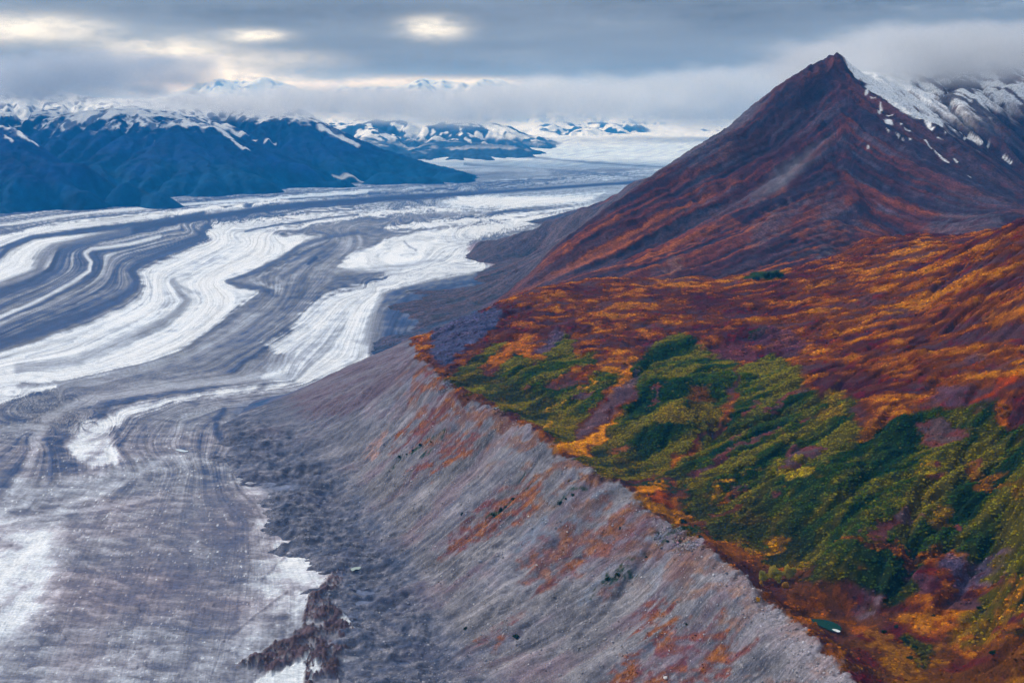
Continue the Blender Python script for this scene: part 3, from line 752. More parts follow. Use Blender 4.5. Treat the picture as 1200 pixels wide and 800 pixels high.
GC2 = [(870, 428), (905, 412), (925, 430), (942, 442), (945, 455), (965, 457), (958, 468), (988, 465), (1007, 465), (1000, 485), (1005, 505), (1020, 507), (1030, 488), (1075, 478), (1112, 482), (1162, 478), (1172, 495), (1200, 498), (1290, 500), (1290, 690), (1200, 690), (1180, 680), (1165, 672), (1150, 668), (1135, 655), (1110, 655), (1090, 665), (1055, 680), (1045, 710), (1030, 700), (1000, 690), (985, 678), (960, 690), (945, 672), (925, 668), (905, 668), (890, 655), (880, 645), (860, 640), (848, 640), (830, 625), (818, 612), (800, 600), (795, 588), (810, 580), (800, 568), (785, 560), (765, 562), (775, 552), (800, 540), (830, 515), (850, 490), (862, 470), (868, 445)]
GD2 = [(1130, 740), (1145, 715), (1165, 700), (1200, 690), (1290, 680), (1290, 740), (1200, 735), (1180, 725), (1160, 728), (1140, 745)]
GREEN = np.maximum.reduce([LP(GA), LP(GB), LP(GC2), LP(GD2)])
small_g = [XP((700, 360), 4, [(700, 125), (740, 105), (810, 105), (790, 140), (750, 155), (715, 150)]), [(1008, 466), (1010, 478), (990, 472)], [(875, 326), (903, 313), (915, 316), (916, 326), (900, 329)],
           XP((950, 600), 4, [(395, 600), (450, 565), (500, 580), (590, 600), (580, 650), (560, 700), (500, 740), (480, 680), (410, 620)]), XP((950, 600), 4, [(370, 350), (450, 330), (460, 400), (400, 440), (370, 410)]),
           XP((750, 500), 2.667, [(150, 330), (200, 320), (200, 390), (130, 400), (40, 350), (100, 320)])]
SG = np.maximum.reduce([LP(p, 5) for p in small_g])
GREEN = np.maximum(GREEN, SG)
# openings in the thickets: stone, pink heather, dry grass
holes = []
for P, w in (([(810, 557), (832, 545), (850, 531), (875, 516), (920, 499), (962, 484)], 7), ([(870, 486), (880, 479), (891, 469)], 5), ([(903, 480), (925, 466), (946, 453)], 6), ([(859, 513), (876, 503)], 4),
             ([(845, 587), (872, 572)], 5), ([(838, 606), (867, 597)], 5), ([(762, 475), (780, 450)], 3), ([(810, 558), (820, 552), (832, 549)], 8)):
    holes.append(LL(P, w))
for P in ([(912, 550), (932, 530), (965, 522), (962, 535), (937, 545)], XP((500, 360), 4, [(570, 370), (640, 330), (700, 275), (735, 290), (720, 330), (640, 350), (585, 382)]), XP((700, 360), 4, [(240, 375), (320, 350), (325, 365), (260, 388)]),
          XP((900, 440), 4, [(690, 310), (715, 260), (730, 240), (850, 235), (920, 280), (905, 325)]), [(1012, 626), (1025, 615), (1040, 605), (1062, 595), (1090, 602), (1070, 615), (1050, 625), (1030, 630)],
          XP((500, 360), 4, [(690, 425), (740, 400), (785, 390), (770, 415), (700, 430)]), XP((500, 360), 4, [(470, 370), (505, 370), (505, 380), (475, 382)]), [(1128, 545), (1135, 540), (1145, 548), (1150, 556), (1140, 557)],
          XP((900, 440), 4, [(20, 560), (60, 540), (80, 545), (50, 575)]), XP((500, 360), 4, [(880, 655), (935, 650), (940, 665), (900, 672)]), [(1080, 548), (1100, 545), (1105, 552), (1088, 556)], XP((950, 600), 4, [(620, 50), (680, 60), (660, 80)])):
    holes.append(LP(P, 4))
HOLE = np.maximum.reduce(holes)
RND = sst(.62, .82, n2 + .5 * n1) * .5
PINK = HOLE * .95
rust_gap = XP((700, 360), 4, [(395, 440), (440, 385), (520, 375), (530, 410), (500, 450), (440, 460)])
SCAR = LP(rust_gap, 12)
gs = fx_ * .88 + fy_ * .47; gt_ = -fx_ * .47 + fy_ * .88 + 25 * n4
g1 = fbm(gs * .30, gt_, 62, 5, .6, 161, foot); g2 = fbm(gs * .4, gt_, 170, 4, .55, 162, foot)
ystr = sst(-.25, .42, g1 * .8 + .6 * g2 + .2 * n4 + .2 * n3)
dk = sst(.28, .7, -g1 * .9 - .5 * g2 - .15 * n2 + .25 * sst(1.2, 3, near_flow))
gr = lerp(A3(.026, .046, .006), A3(.120, .102, .005), ystr[..., None])
gr = lerp(gr, A3(.007, .024, .008), (dk * .9)[..., None])
gr = gr * (1 + .22 * n3 + .15 * n5)[..., None]
gr = lerp(gr, A3(.006, .022, .008), (SG * .7)[..., None])
Gm = GREEN * (1 - HOLE)
over(gr, Gm)
over(lerp(A3(.135, .050, .050), A3(.095, .066, .072), sst(-.2, .3, n2)[..., None]), PINK * GREEN)
over(A3(.13, .045, .012), SCAR * .75)
SCARP = LP(XP((420, 330), 4, [(300, 300), (350, 215), (450, 170), (560, 140), (660, 105), (700, 150), (680, 210), (560, 290), (480, 350), (420, 410), (340, 400)]), 12)
trough = (1 - SCARP) * sst(-175, -120, cs) * sst(4, -6, cs) * sst(40, 10, al * 0) * (LY < 3000) * sst(2100, 1900, al)
tr = lerp(A3(.098, .040, .022), A3(.075, .028, .030), sst(-.2, .4, n1)[..., None])
tr = lerp(tr, A3(.30, .10, .016), (sst(.2, .6, n2 + .4 * n3) * .8)[..., None])
over(tr, trough * (1 - Gm * .8) * (.92))
lower_r = LP([(960, 740), (1000, 745), (1050, 725), (1110, 740), (1200, 735), (1320, 740), (1320, 900), (1100, 900), (1020, 850)], 15)
lr = lerp(A3(.105, .042, .014), A3(.09, .014, .018), sst(-.1, .4, n1)[..., None])
lr = lerp(lr, A3(.28, .13, .012), (sst(.15, .6, n2 + .4 * n3 + .1) * .75)[..., None])
over(lr, lower_r * (1 - SG) * .9)
# yellow crowns and bright birch
for P, colr, a in ((XP((700, 360), 4, [(490, 470), (530, 455), (570, 490), (575, 510), (530, 550), (480, 540), (420, 530), (300, 560), (280, 500), (330, 460), (420, 470)]), (.19, .13, .006), .75),
                (XP((700, 360), 4, [(640, 740), (700, 700), (740, 700), (700, 740)]), (.16, .13, .006), .7), (XP((700, 360), 4, [(850, 775), (950, 745), (1060, 720), (1080, 735), (1010, 790), (960, 800), (870, 800)]), (.26, .19, .006), .9),
                (XP((900, 440), 4, [(230, 120), (270, 60), (330, 30), (320, 70), (350, 100), (300, 120)]), (.24, .15, .006), .7), (XP((900, 440), 4, [(215, 170), (300, 130), (370, 130), (380, 180), (370, 215), (250, 190)]), (.21, .13, .008), .8),
                (XP((500, 360), 4, [(250, 280), (330, 220), (380, 180), (450, 165), (500, 180), (490, 240), (400, 230), (330, 275)]), (.42, .15, .012), .75),
                ([(652, 532), (660, 526), (675, 520), (690, 510), (705, 500), (720, 491), (723, 495), (708, 507), (705, 515), (692, 521), (686, 532), (675, 536)], (.66, .27, .010), 1),
                ([(743, 580), (752, 570), (768, 565), (778, 568), (770, 574), (760, 580), (748, 582)], (.60, .24, .012), 1), ([(760, 580), (775, 576), (790, 585), (780, 592), (768, 594)], (.34, .08, .02), .8),
                ([(728, 582), (740, 590), (760, 602), (790, 612), (815, 616), (812, 607), (790, 600), (765, 590), (745, 580), (732, 578)], (.34, .15, .014), .85),
                ([(830, 583), (850, 572), (852, 568), (845, 569), (830, 578)], (.5, .25, .02), .9), (XP((500, 360), 4, [(150, 410), (220, 370), (245, 375), (230, 420), (180, 412)]), (.15, .13, .008), .8),
                ([(1167, 480), (1180, 474), (1184, 482), (1180, 492), (1172, 494)], (.42, .13, .012), .9), ([(1078, 548), (1082, 544), (1092, 545), (1090, 551), (1080, 551)], (.4, .27, .01), .9),
                ([(1088, 603), (1105, 597), (1117, 602), (1115, 612), (1095, 611)], (.25, .14, .008), .8), ([(1060, 596), (1080, 585), (1100, 582), (1090, 590), (1070, 600)], (.2, .14, .01), .6),
                ([(878, 642), (900, 632), (930, 626), (928, 632), (905, 640), (888, 650)], (.42, .20, .015), .7), ([(830, 630), (850, 632), (880, 645), (900, 655), (880, 660), (850, 655), (838, 645)], (.28, .10, .015), .7),
                ([(985, 637), (1010, 632), (1050, 632), (1090, 640), (1120, 648), (1110, 655), (1050, 648), (1000, 645)], (.26, .07, .015), .6), ([(1175, 703), (1185, 693), (1200, 695), (1220, 700), (1210, 708), (1190, 706)], (.36, .15, .01), .85),
                ([(1115, 735), (1130, 722), (1155, 722), (1180, 725), (1200, 715), (1230, 720), (1210, 735), (1150, 735)], (.26, .15, .012), .7), ([(1128, 545), (1150, 553), (1175, 563), (1230, 580), (1225, 588), (1180, 575), (1150, 565)], (.30, .12, .015), .7),
                ([(1150, 372), (1200, 355), (1250, 350), (1250, 365), (1200, 375), (1160, 380)], (.5, .19, .014), .5), ([(705, 433), (712, 429), (722, 428), (722, 435), (712, 437)], (.5, .22, .01), .9),
                ([(1022, 610), (1010, 590), (1035, 480), (1020, 470), (1000, 478), (1000, 505), (1012, 510)], (.3, .10, .012), .0)):
    m = LP(P, 5)
    over(A3(*colr) * (1 + .5 * n3 + .3 * n5)[..., None], m * a)
for P, w, colr, a in (([(740, 425), (735, 438), (725, 453), (716, 468)], 5, (.45, .17, .014), .8), ([(700, 442), (690, 450), (682, 456)], 4, (.45, .2, .014), .8), ([(640, 482), (652, 475), (662, 470)], 3, (.45, .24, .014), .7), ([(812, 575), (830, 566)], 4, (.5, .25, .02), .0),
                      ([(628, 505), (640, 498), (645, 494)], 4, (.4, .2, .014), .7), ([(862, 558), (880, 548), (915, 540)], 3, (.2, .15, .01), .6), ([(500, 397), (520, 385), (545, 371), (580, 356), (600, 348)], 9, (.42, .13, .012), .85),
                      ([(1032, 490), (1010, 520), (1003, 507)], 9, (.33, .11, .012), .7), ([(1140, 470), (1165, 455), (1190, 440)], 9, (.5, .09, .02), .55), ([(780, 555), (800, 561), (812, 566)], 6, (.3, .1, .02), .0)):
    over(A3(*colr) * (1 + .5 * n3)[..., None], LL(P, w) * a)
# stone streaks and scarps
SCREE = A3(.105, .085, .135)
for P, colr, a in (([(675, 515), (680, 505), (690, 490), (712, 467), (730, 452), (750, 433), (748, 447), (733, 467), (716, 490), (690, 507)], (.120, .078, .095), .85), ([(630, 410), (650, 382), (662, 390), (640, 415)], (.10, .075, .115), .8),
                (XP((420, 330), 4, [(370, 220), (450, 180), (560, 150), (650, 115), (680, 160), (650, 210), (560, 270), (480, 330), (420, 390), (350, 370), (330, 320), (350, 270)]), (.075, .085, .155), .92),
                ([(1120, 665), (1135, 660), (1142, 668), (1140, 685), (1125, 692), (1117, 680)], (.10, .085, .14), .9), ([(1145, 664), (1155, 664), (1160, 675), (1150, 678)], (.09, .08, .13), .9), ([(1150, 680), (1172, 668), (1178, 672), (1160, 685)], (.2, .14, .15), .8),
                ([(1062, 685), (1075, 670), (1085, 690), (1080, 705), (1065, 700)], (.12, .06, .08), .7), ([(1008, 715), (1025, 706), (1035, 710), (1025, 720), (1010, 720)], (.2, .16, .2), .85), ([(985, 710), (1000, 697), (1020, 700), (1005, 712)], (.10, .055, .08), .8),
                ([(1130, 420), (1160, 405), (1150, 425)], (.1, .08, .13), .5), ([(830, 420), (845, 400), (880, 402), (890, 425), (870, 420)], (.12, .045, .06), .7), ([(1090, 445), (1110, 450), (1140, 470), (1130, 478), (1100, 465)], (.09, .06, .10), .6),
                ([(880, 395), (900, 382), (930, 385), (960, 400), (930, 412), (900, 410)], (.09, .045, .075), .6), ([(935, 410), (960, 400), (975, 405), (960, 420)], (.1, .08, .12), .0)):
    over(A3(*colr) * (1 + .35 * n3 + .25 * n2)[..., None], LP(P, 6) * a)
# --- the moraine face: grey till with rust vegetation streaks running down it
fsl, fdl = fall(fx_, fy_)
st1 = gnoise(fsl / 38 + .5 * gnoise(fsl / 90, fdl / 120, 5), fdl / 300, 121) + .6 * gnoise(fsl / 15, fdl / 160, 122) + .45 * gnoise(fsl / 6.5, fdl / 60, 125) + .25 * n2
st2 = gnoise(fsl / 80, fdl / 260, 123) + .5 * gnoise(fsl / 24, fdl / 110, 124) + .4 * n1
face = sst(-5, 4, cs + 3 * n3) * (LY < 3600)
fc = lerp(A3(.082, .084, .112), A3(.245, .232, .250), np.clip(.42 + .42 * st1 + .25 * n3, 0, 1)[..., None])
fc = fc * (1 + .35 * n1 + .25 * gnoise(fsl / 55, fdl / 200, 129))[..., None]
fc = lerp(fc, A3(.165, .095, .120), (sst(.0, .8, st2 + .4 * n1) * .42)[..., None])
fc = lerp(fc, A3(.085, .105, .175), (sst(1400, 2400, al) * .45)[..., None])
over(fc, face)
WXh, WYh = WX, WY
WX = WX + 30 * gnoise(fsl / 16, fdl / 120, 126) + 14 * gnoise(fsl / 7, fdl / 60, 127)
fz = sst(-.5, .2, .5 * n3 + .6 * n2 + .5 * gnoise(fsl / 20, fdl / 140, 128))
UL = LP([(335, 468), (370, 447), (430, 418), (475, 402), (505, 425), (500, 440), (470, 450), (430, 475), (395, 490), (360, 488)], 30) * face
over(lerp(A3(.125, .078, .098), A3(.15, .125, .155), sst(-.3, .4, st1)[..., None]), UL * .6)
rustc = lerp(A3(.125, .042, .038), A3(.21, .075, .026), sst(.0, .6, n2 + .4 * n3)[..., None])
rustc = lerp(rustc, A3(.07, .03, .07), (sst(.1, .5, st2 + .3 * n3) * .4)[..., None])
for P, a in (([(480, 448), (500, 430), (520, 452), (532, 470), (530, 490), (537, 500), (530, 512), (512, 522), (488, 520), (465, 512), (482, 492), (500, 478), (500, 465)], .85),
             ([(482, 545), (500, 530), (524, 517), (565, 500), (563, 519), (550, 534), (520, 552), (498, 558), (480, 560)], .8), ([(515, 645), (540, 615), (565, 590), (602, 572), (632, 562), (648, 555), (632, 586), (598, 622), (560, 636), (530, 650)], .75),
             ([(605, 655), (640, 624), (677, 605), (711, 594), (750, 605), (775, 618), (756, 632), (715, 645), (677, 665), (640, 690), (615, 690)], .62), ([(697, 712), (726, 684), (743, 680), (731, 699), (712, 712)], .85),
             ([(737, 725), (756, 706), (790, 699), (792, 706), (779, 721), (752, 744)], .8), ([(690, 830), (700, 800), (745, 765), (755, 745), (775, 738), (805, 737), (858, 738), (862, 755), (880, 768), (850, 800), (830, 840)], .95),
             ([(561, 762), (565, 744), (606, 729), (602, 740), (572, 762)], .8), ([(630, 690), (655, 668), (700, 640), (740, 625), (735, 632), (700, 655), (665, 680), (635, 700)], .6), ([(535, 770), (550, 755), (560, 765), (545, 780)], .5),
             ([(745, 775), (770, 755), (800, 752), (780, 790), (750, 810), (720, 820)], .5), ([(410, 525), (425, 515), (440, 520), (432, 535)], 0)):
    over(rustc * (1 + .3 * n3)[..., None], np.clip(LP(P, 9) * a * 1.25, 0, 1) * fz * face)
over(A3(.42, .24, .20), LP([(428, 530), (432, 520), (447, 515), (452, 525), (445, 535), (433, 540)], 7) * .6 * fz)
GREY = A3(.155, .18, .235)
for P, w, a in (([(718, 582), (700, 592), (685, 603), (665, 613), (640, 622), (612, 632)], 7, .85), ([(745, 650), (760, 640), (790, 625)], 9, .6), ([(757, 640), (730, 660), (690, 690)], 6, .6), ([(810, 640), (790, 660), (770, 680)], 10, .5), ([(620, 530), (605, 540), (595, 555)], 8, .3)):
    over(GREY * (1 + .3 * n3)[..., None], LL(P, w) * a * face)
over(A3(.36, .34, .36), LL([(602, 632), (575, 645), (540, 658)], 4) * .5 * face)
GV = []
for P, w in (([(464, 540), (486, 528), (516, 515)], 5), ([(575, 606), (588, 597), (605, 582)], 6), ([(652, 594), (662, 586), (682, 580)], 6), ([(705, 687), (722, 676), (745, 664)], 3), ([(755, 655), (775, 640), (790, 632)], 4), ([(600, 563), (612, 556), (628, 546)], 2),
             ([(782, 632), (800, 628), (830, 632)], 9), ([(803, 575), (760, 566), (735, 570)], 5), ([(740, 565), (800, 570)], 4)):
    GV.append(LL(P, w))
GV = np.maximum.reduce(GV)
over(A3(.012, .036, .022), GV * sst(-.5, .1, n3 + n2 * .5 + .3) * .95)
spill = sst(105, 0, cs) * sst(.0, .35, n1 * .6 + n2 + .35 * gnoise(fsl / 30, fdl / 90, 133)) * face * (LY < 3000)
over(lerp(A3(.12, .045, .026), A3(.22, .085, .018), sst(0, .5, n3)[..., None]), spill * .8)
spk = sst(.5, .68, fbm(fx_ * 1.5 + LZ, fy_, 10, 2, .7, 131)) * face * (LY < 2700)
over(A3(.42, .40, .42), spk * .28 * (1 - .6 * sst(0, .3, n1)))
topg = sst(26, 4, np.abs(cs - 12)) * sst(900, 100, al) * face
over(A3(.27, .24, .27) * (1 + .4 * n5)[..., None], topg * .6)
WX = WXh
# rubble apron and margin
rub = sst(55, 22, LZ) * sst(0, 40, cs) * (LY < 3600)
rb = lerp(A3(.048, .065, .115), A3(.150, .155, .200), np.clip(.5 + .5 * n2 + .4 * n3, 0, 1)[..., None])
over(rb, rub * .85)
over(A3(.27, .26, .30), rub * sst(.3, .7, n3 + .4 * n2) * .45)
# --- mountain
rP = np.hypot(fx_ - PEAK[0], fy_ - PEAK[1]); aP = np.arctan2(fy_ - PEAK[1], fx_ - PEAK[0])
f2 = np.log1p(np.maximum(G2.samp(fl2, LX, LY, False), 0))
wq = 14 * n4 + 4 * n1
gul = np.abs(fam(fx_, fy_, 330, 2600, 72, 30 * fbm(fx_, fy_, 600, 3, .5, 79))) + .5 * np.abs(fam(fx_, fy_, 140, 1500, 74, 30 * fbm(fx_, fy_, 600, 3, .5, 79)))
rs = .75 * fam(fx_, fy_, 150, 2600, 141, wq) + .75 * fam(fx_, fy_, 62, 1500, 143, wq) + .65 * fam(fx_, fy_, 27, 800, 145, wq) + .35 * fam(fx_, fy_, 12, 300, 147, wq)
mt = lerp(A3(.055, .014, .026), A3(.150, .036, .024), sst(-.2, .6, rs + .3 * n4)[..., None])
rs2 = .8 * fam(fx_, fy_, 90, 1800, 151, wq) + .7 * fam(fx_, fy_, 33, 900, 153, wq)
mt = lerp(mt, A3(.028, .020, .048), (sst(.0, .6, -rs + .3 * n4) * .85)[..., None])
low = sst(760, 260, LZ)
leftw = sst(2200, 900, LX)
mt = lerp(mt, A3(.020, .014, .030), (sst(.3, .8, gul) * .75)[..., None])  # gullies between the ribs darkened, shadow painted into the rock colour
mt = lerp(mt, A3(.36, .10, .012), (sst(.05, .65, rs2 * .9 + .35 * rs + .25 * n1 + .2 * n2 - .05) * low * (.5 + .5 * leftw))[..., None])
mt = lerp(mt, A3(.105, .030, .020), (sst(.2, .7, n1 + .4 * n3) * .4 * low)[..., None])
sc = sst(.15, .75, -rs2 + .5 * n4 + .25 * n1) * sst(1150, 700, LZ)
mt = lerp(mt, A3(.085, .080, .135), (sc * .85 * (1 - .5 * leftw * low))[..., None])
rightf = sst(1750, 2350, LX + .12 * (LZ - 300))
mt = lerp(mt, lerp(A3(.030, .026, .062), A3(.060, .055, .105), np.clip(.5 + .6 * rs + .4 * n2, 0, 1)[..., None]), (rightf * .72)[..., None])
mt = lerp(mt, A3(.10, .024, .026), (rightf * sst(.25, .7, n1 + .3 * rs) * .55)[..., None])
crg = sst(900, 1150, LZ) * sst(1950, 1500, LX)
mt = lerp(mt, A3(.10, .055, .060), (crg * np.clip(.4 + .6 * n1, 0, 1))[..., None])
mtm = sst(4050, 4300, LY)
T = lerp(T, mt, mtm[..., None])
for P, colr, a in (([(960, 243), (975, 222), (988, 238), (1012, 252), (1005, 275), (985, 262), (972, 280), (950, 280)], (.10, .095, .15), .55), ([(895, 215), (915, 190), (940, 180), (945, 195), (920, 215), (890, 240), (870, 245)], (.12, .12, .17), .4),
                   ([(880, 262), (925, 235), (950, 225), (955, 235), (930, 255), (895, 290), (880, 300)], (.10, .10, .15), .5), ([(1085, 262), (1110, 240), (1150, 250), (1190, 265), (1150, 275), (1110, 285)], (.08, .085, .14), .6),
                   ([(780, 310), (790, 300), (800, 305), (795, 322), (785, 325)], (.24, .14, .12), .6), ([(955, 300), (968, 285), (975, 305), (970, 318), (960, 315)], (.16, .15, .2), .6), ([(1050, 285), (1058, 262), (1066, 285), (1062, 300)], (.13, .12, .17), .5),
                   ([(840, 180), (850, 165), (860, 172), (850, 190), (830, 200)], (.16, .085, .085), .5), ([(1000, 300), (1015, 270), (1040, 300), (1020, 310)], (.2, .05, .02), .4)):
    T = lerp(T, A3(*colr) * (1 + .3 * n2)[..., None], (mask_poly(cast(P, 4100, 9000), WX + wn1 * 25, WY, 30) * a * sst(-.6, .2, rs + n2))[..., None])
# grey shoulder behind the spur and the margin flats
SHx = sst(0, 80, poly_sd(np.vstack([np.array(SPUR)[:, :2], [[-200, 4700], [-1500, 4700], [-1500, 9500], [1900, 9500]]]), fx_, fy_))
shc = lerp(A3(.060, .065, .115), A3(.115, .105, .155), np.clip(.5 + .5 * n1 + .4 * n2, 0, 1)[..., None])
T = lerp(T, shc, (SHx * sst(1050, 900, LZ) * .92)[..., None])
T = lerp(T, A3(.035, .055, .095), (SHx * sst(.1, .5, n1 + .3 * n2) * sst(140, 40, LZ) * .8)[..., None])
flat = sst(150, 60, LZ) * (LY > 3300) * (1 - SHx)
T = lerp(T, lerp(A3(.026, .070, .165), A3(.095, .105, .185), np.clip(.45 + .5 * n1 + .4 * n2, 0, 1)[..., None]), (flat * .9)[..., None])
T = lerp(T, A3(.10, .065, .10), (sst(60, 200, LZ) * sst(330, 180, LZ) * (LY > 3500) * (LX < 500) * (1 - SHx) * .6)[..., None])
# --- snow
ridge_xy = np.array(RIDGE)[:, :2]
behind = poly_sd(np.vstack([ridge_xy, [[6000, 4600], [6000, 12000], [PEAK[0] + 150, 12000]]]), fx_, fy_)
sr = fbm(aP * 0 + fx_ * 1.3, fy_ * .6, 160, 4, .65, 151, foot)
str_ = gnoise(fx_ / 60 + fy_ / 130, fy_ / 700, 152) + .6 * gnoise(fx_ / 26 + fy_ / 60, fy_ / 300, 153)
lvl = 830 + sst(2700, 3500, LX) * 120
snow = sst(0, 25, behind) * sst(-40, 110, LZ - lvl + 90 * sr + 70 * str_)
rk = sst(-.2, .3, str_ + .7 * sr) * sst(2450, 2800, LX) * sst(1500, 1000, LZ)
snow = snow * (1 - .93 * rk)
snow = snow * (1 - sst(.95, 1.3, slope) * .6 * sst(.0, .3, sr))
SNP = [[(991, 71), (1000, 69), (1011, 82), (1021, 94), (1012, 95), (1002, 91), (996, 81)], [(1013, 101), (1018, 97), (1030, 108), (1046, 118), (1070, 130), (1100, 140), (1106, 147), (1098, 148), (1080, 141), (1062, 136), (1045, 125), (1033, 112), (1020, 108)],
       [(1013, 106), (1017, 104), (1017, 113), (1014, 113)], [(1021, 116), (1027, 115), (1026, 118), (1022, 118)], [(1030, 121), (1033, 126), (1034, 131), (1031, 136), (1029, 134), (1031, 128)], [(1035, 142), (1042, 141), (1046, 148), (1040, 147)], [(1039, 151), (1044, 154), (1042, 156)],
       [(1050, 157), (1054, 160), (1052, 162)], [(1057, 162), (1059, 165), (1056, 164)], [(1065, 162), (1068, 164), (1065, 165)], [(1082, 139), (1087, 142), (1092, 149), (1096, 152), (1092, 155), (1087, 149), (1083, 144)], [(1060, 152), (1067, 155), (1067, 156), (1060, 154)], [(1055, 146), (1058, 148), (1055, 149)],
       [(1107, 155), (1110, 157), (1108, 159)], [(1016, 172), (1018, 171), (1018, 175), (1016, 174)], [(1038, 136), (1046, 137), (1046, 138), (1039, 138)]]
for P in SNP: snow = np.maximum(snow, mask_poly(cast(P, 4800, 6900), fx_ + wn1 * 6, fy_ + wn2 * 6, 5))
for P, w in (([(1084, 166), (1097, 180), (1111, 190)], 5), ([(1118, 153), (1135, 161), (1150, 168), (1158, 171)], 7), ([(1130, 163), (1142, 165)], 5), ([(1099, 162), (1104, 164)], 5), ([(1118, 188), (1122, 192)], 4), ([(1133, 205), (1138, 208)], 3), ([(1175, 184), (1185, 192)], 5)):
    snow = np.maximum(snow, mask_line(cast(P, 4800, 6900), fx_, fy_, w, .6))
T = lerp(T, A3(.82, .85, .90), snow[..., None])
lum_ = T.mean(-1, keepdims=True)
T = lerp(T, np.clip(lum_ + (T - lum_) * 1.28, .002, 1) * .92, ((LY < 4200) * (1 - face) * 1.0)[..., None])
T = lerp(T, T * A3(.80, .70, .62), ((LY > 4100) * (1 - snow) * .9)[..., None])
T = np.clip(T, .003, .88)
# bushes and boulders lift the surface a little
LZ = LZ + Gm * (1.2 * n3 + .8 * np.abs(n5)) * (LY < 4000) + mtm * (1 - sst(0, 60, behind)) * sst(60, 400, rP) * (rs * 4.0 + 3.0 * n2 + 2 * n3 + 7 * fbm(fx_, fy_, 90, 4, .6, 149, foot, ridge=True) * sst(500, 900, LZ)) + (1 - mtm) * (1 - face) * (1 - Gm) * (1.6 * u1 + 1.2 * n3)
print('land colour', round(time.time() - T0, 1))
land_mat = surf_material('tundra_and_till', scales=((0.38, .75), (0.09, .35)), bump=.7, bscale=.22, bdist=2.5, rough=.95, spec=.08)
mtn_mat = surf_material('mountain_rock', scales=((0.10, .65), (0.025, .35)), bump=.7, bscale=.05, bdist=9, rough=.92, spec=.10, flow=((.030, .0016, .42), (.10, .006, .30)))
Vl = np.stack([LX, LY, LZ], -1).reshape(-1, 3)
wl_, tl_, sl__, tr__, sr__ = mtn_st(fx_, fy_)
Tg = T * (1 - .52 * Gm * (LY < 3300) - .22 * (1 - Gm) * (1 - face) * sst(3700, 3300, LY))[..., None]      # ground darkened between the bushes: painted gap shade, with litter and bare soil
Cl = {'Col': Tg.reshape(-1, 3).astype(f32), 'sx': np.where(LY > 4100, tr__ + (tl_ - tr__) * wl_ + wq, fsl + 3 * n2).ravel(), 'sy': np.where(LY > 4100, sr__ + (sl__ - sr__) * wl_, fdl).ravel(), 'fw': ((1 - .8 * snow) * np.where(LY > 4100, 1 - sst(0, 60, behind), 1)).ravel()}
face_mat = surf_material('moraine_till', scales=((0.40, .50), (0.11, .22)), bump=.35, bscale=.3, bdist=1.1, rough=.95, spec=.08, flow=((.085, .004, .36), (.30, .012, .34)))
vis = (LZ[:-1, :-1] > -22) | (LZ[1:, 1:] > -22)
q0 = lambda A: A[:-1, :-1]
is_m = q0(LY) > 4200 + 0 * q0(LX)
is_s = is_m & (q0(behind) > 0) & (q0(LX) > 1950)
is_f = (~is_m) & (q0(cs) > 0)
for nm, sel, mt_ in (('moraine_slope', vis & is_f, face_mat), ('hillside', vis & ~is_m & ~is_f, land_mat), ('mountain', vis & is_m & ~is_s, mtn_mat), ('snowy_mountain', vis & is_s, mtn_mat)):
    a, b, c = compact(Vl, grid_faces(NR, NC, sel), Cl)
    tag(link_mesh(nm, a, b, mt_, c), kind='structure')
print('land meshes', round(time.time() - T0, 1))
# ================================================================== the ranges across the ice
def base_line(pxs, z=0):
    return [PZ(a, b, z) for a, b in pxs]
rp = []
# near left ridge
r1 = M_((-120, 120, 12600), (-50, 138, 12300), (0, 148, 12000), (22, 154, 11900), (45, 171, 11800), (75, 193, 11650), (105, 203, 11500), (140, 216, 11300), (175, 228, 11100))
rp += dens(r1, 300)
b1 = [PZ(a, b, -5) for a, b in ((-150, 272), (-60, 262), (0, 254), (60, 247), (120, 241), (180, 236), (230, 232), (300, 228), (360, 221), (410, 216), (450, 214), (500, 213), (560, 212.5), (566, 209))]
rp += dens(b1, 500)
rp += [(p[0] + 60, p[1] - 900, -120) for p in dens(b1, 900)] + [(p[0] + 60, p[1] - 3000, -250) for p in dens(b1, 1500)]
rp += M_((-60, 210, 11000), (0, 205, 11000), (50, 218, 10950), (100, 225, 10950), (-100, 180, 11800))
# main massif with its snowy shoulder
r2 = M_((30, 158, 14800), (45, 140, 15200), (60, 138, 15300), (95, 134, 15300), (130, 131, 15300), (165, 134, 15300), (200, 140, 15200), (235, 146, 15100), (255, 150, 15000), (275, 163, 14900), (300, 173, 14800), (335, 187, 14700), (370, 201, 14500), (400, 210, 14300))
rp += dens(r2, 350)
rp += M_((40, 190, 13300), (80, 196, 13000), (120, 195, 13200), (170, 195, 13300), (220, 197, 13400), (270, 205, 13300), (320, 212, 13400), (150, 222, 12500), (250, 219, 12700), (100, 215, 12300), (50, 176, 14000), (120, 168, 14200), (200, 170, 14200))
r3 = M_((258, 140, 17200), (300, 138, 17300), (345, 139, 17200), (375, 146, 17000), (400, 160, 16800), (430, 178, 16500), (470, 192, 16100), (520, 201, 15800), (550, 206, 15500))
rp += dens(r3, 400)
rp += M_((300, 175, 15700), (350, 185, 15600), (400, 195, 15400), (450, 204, 15200), (500, 207, 15100), (330, 160, 16400))
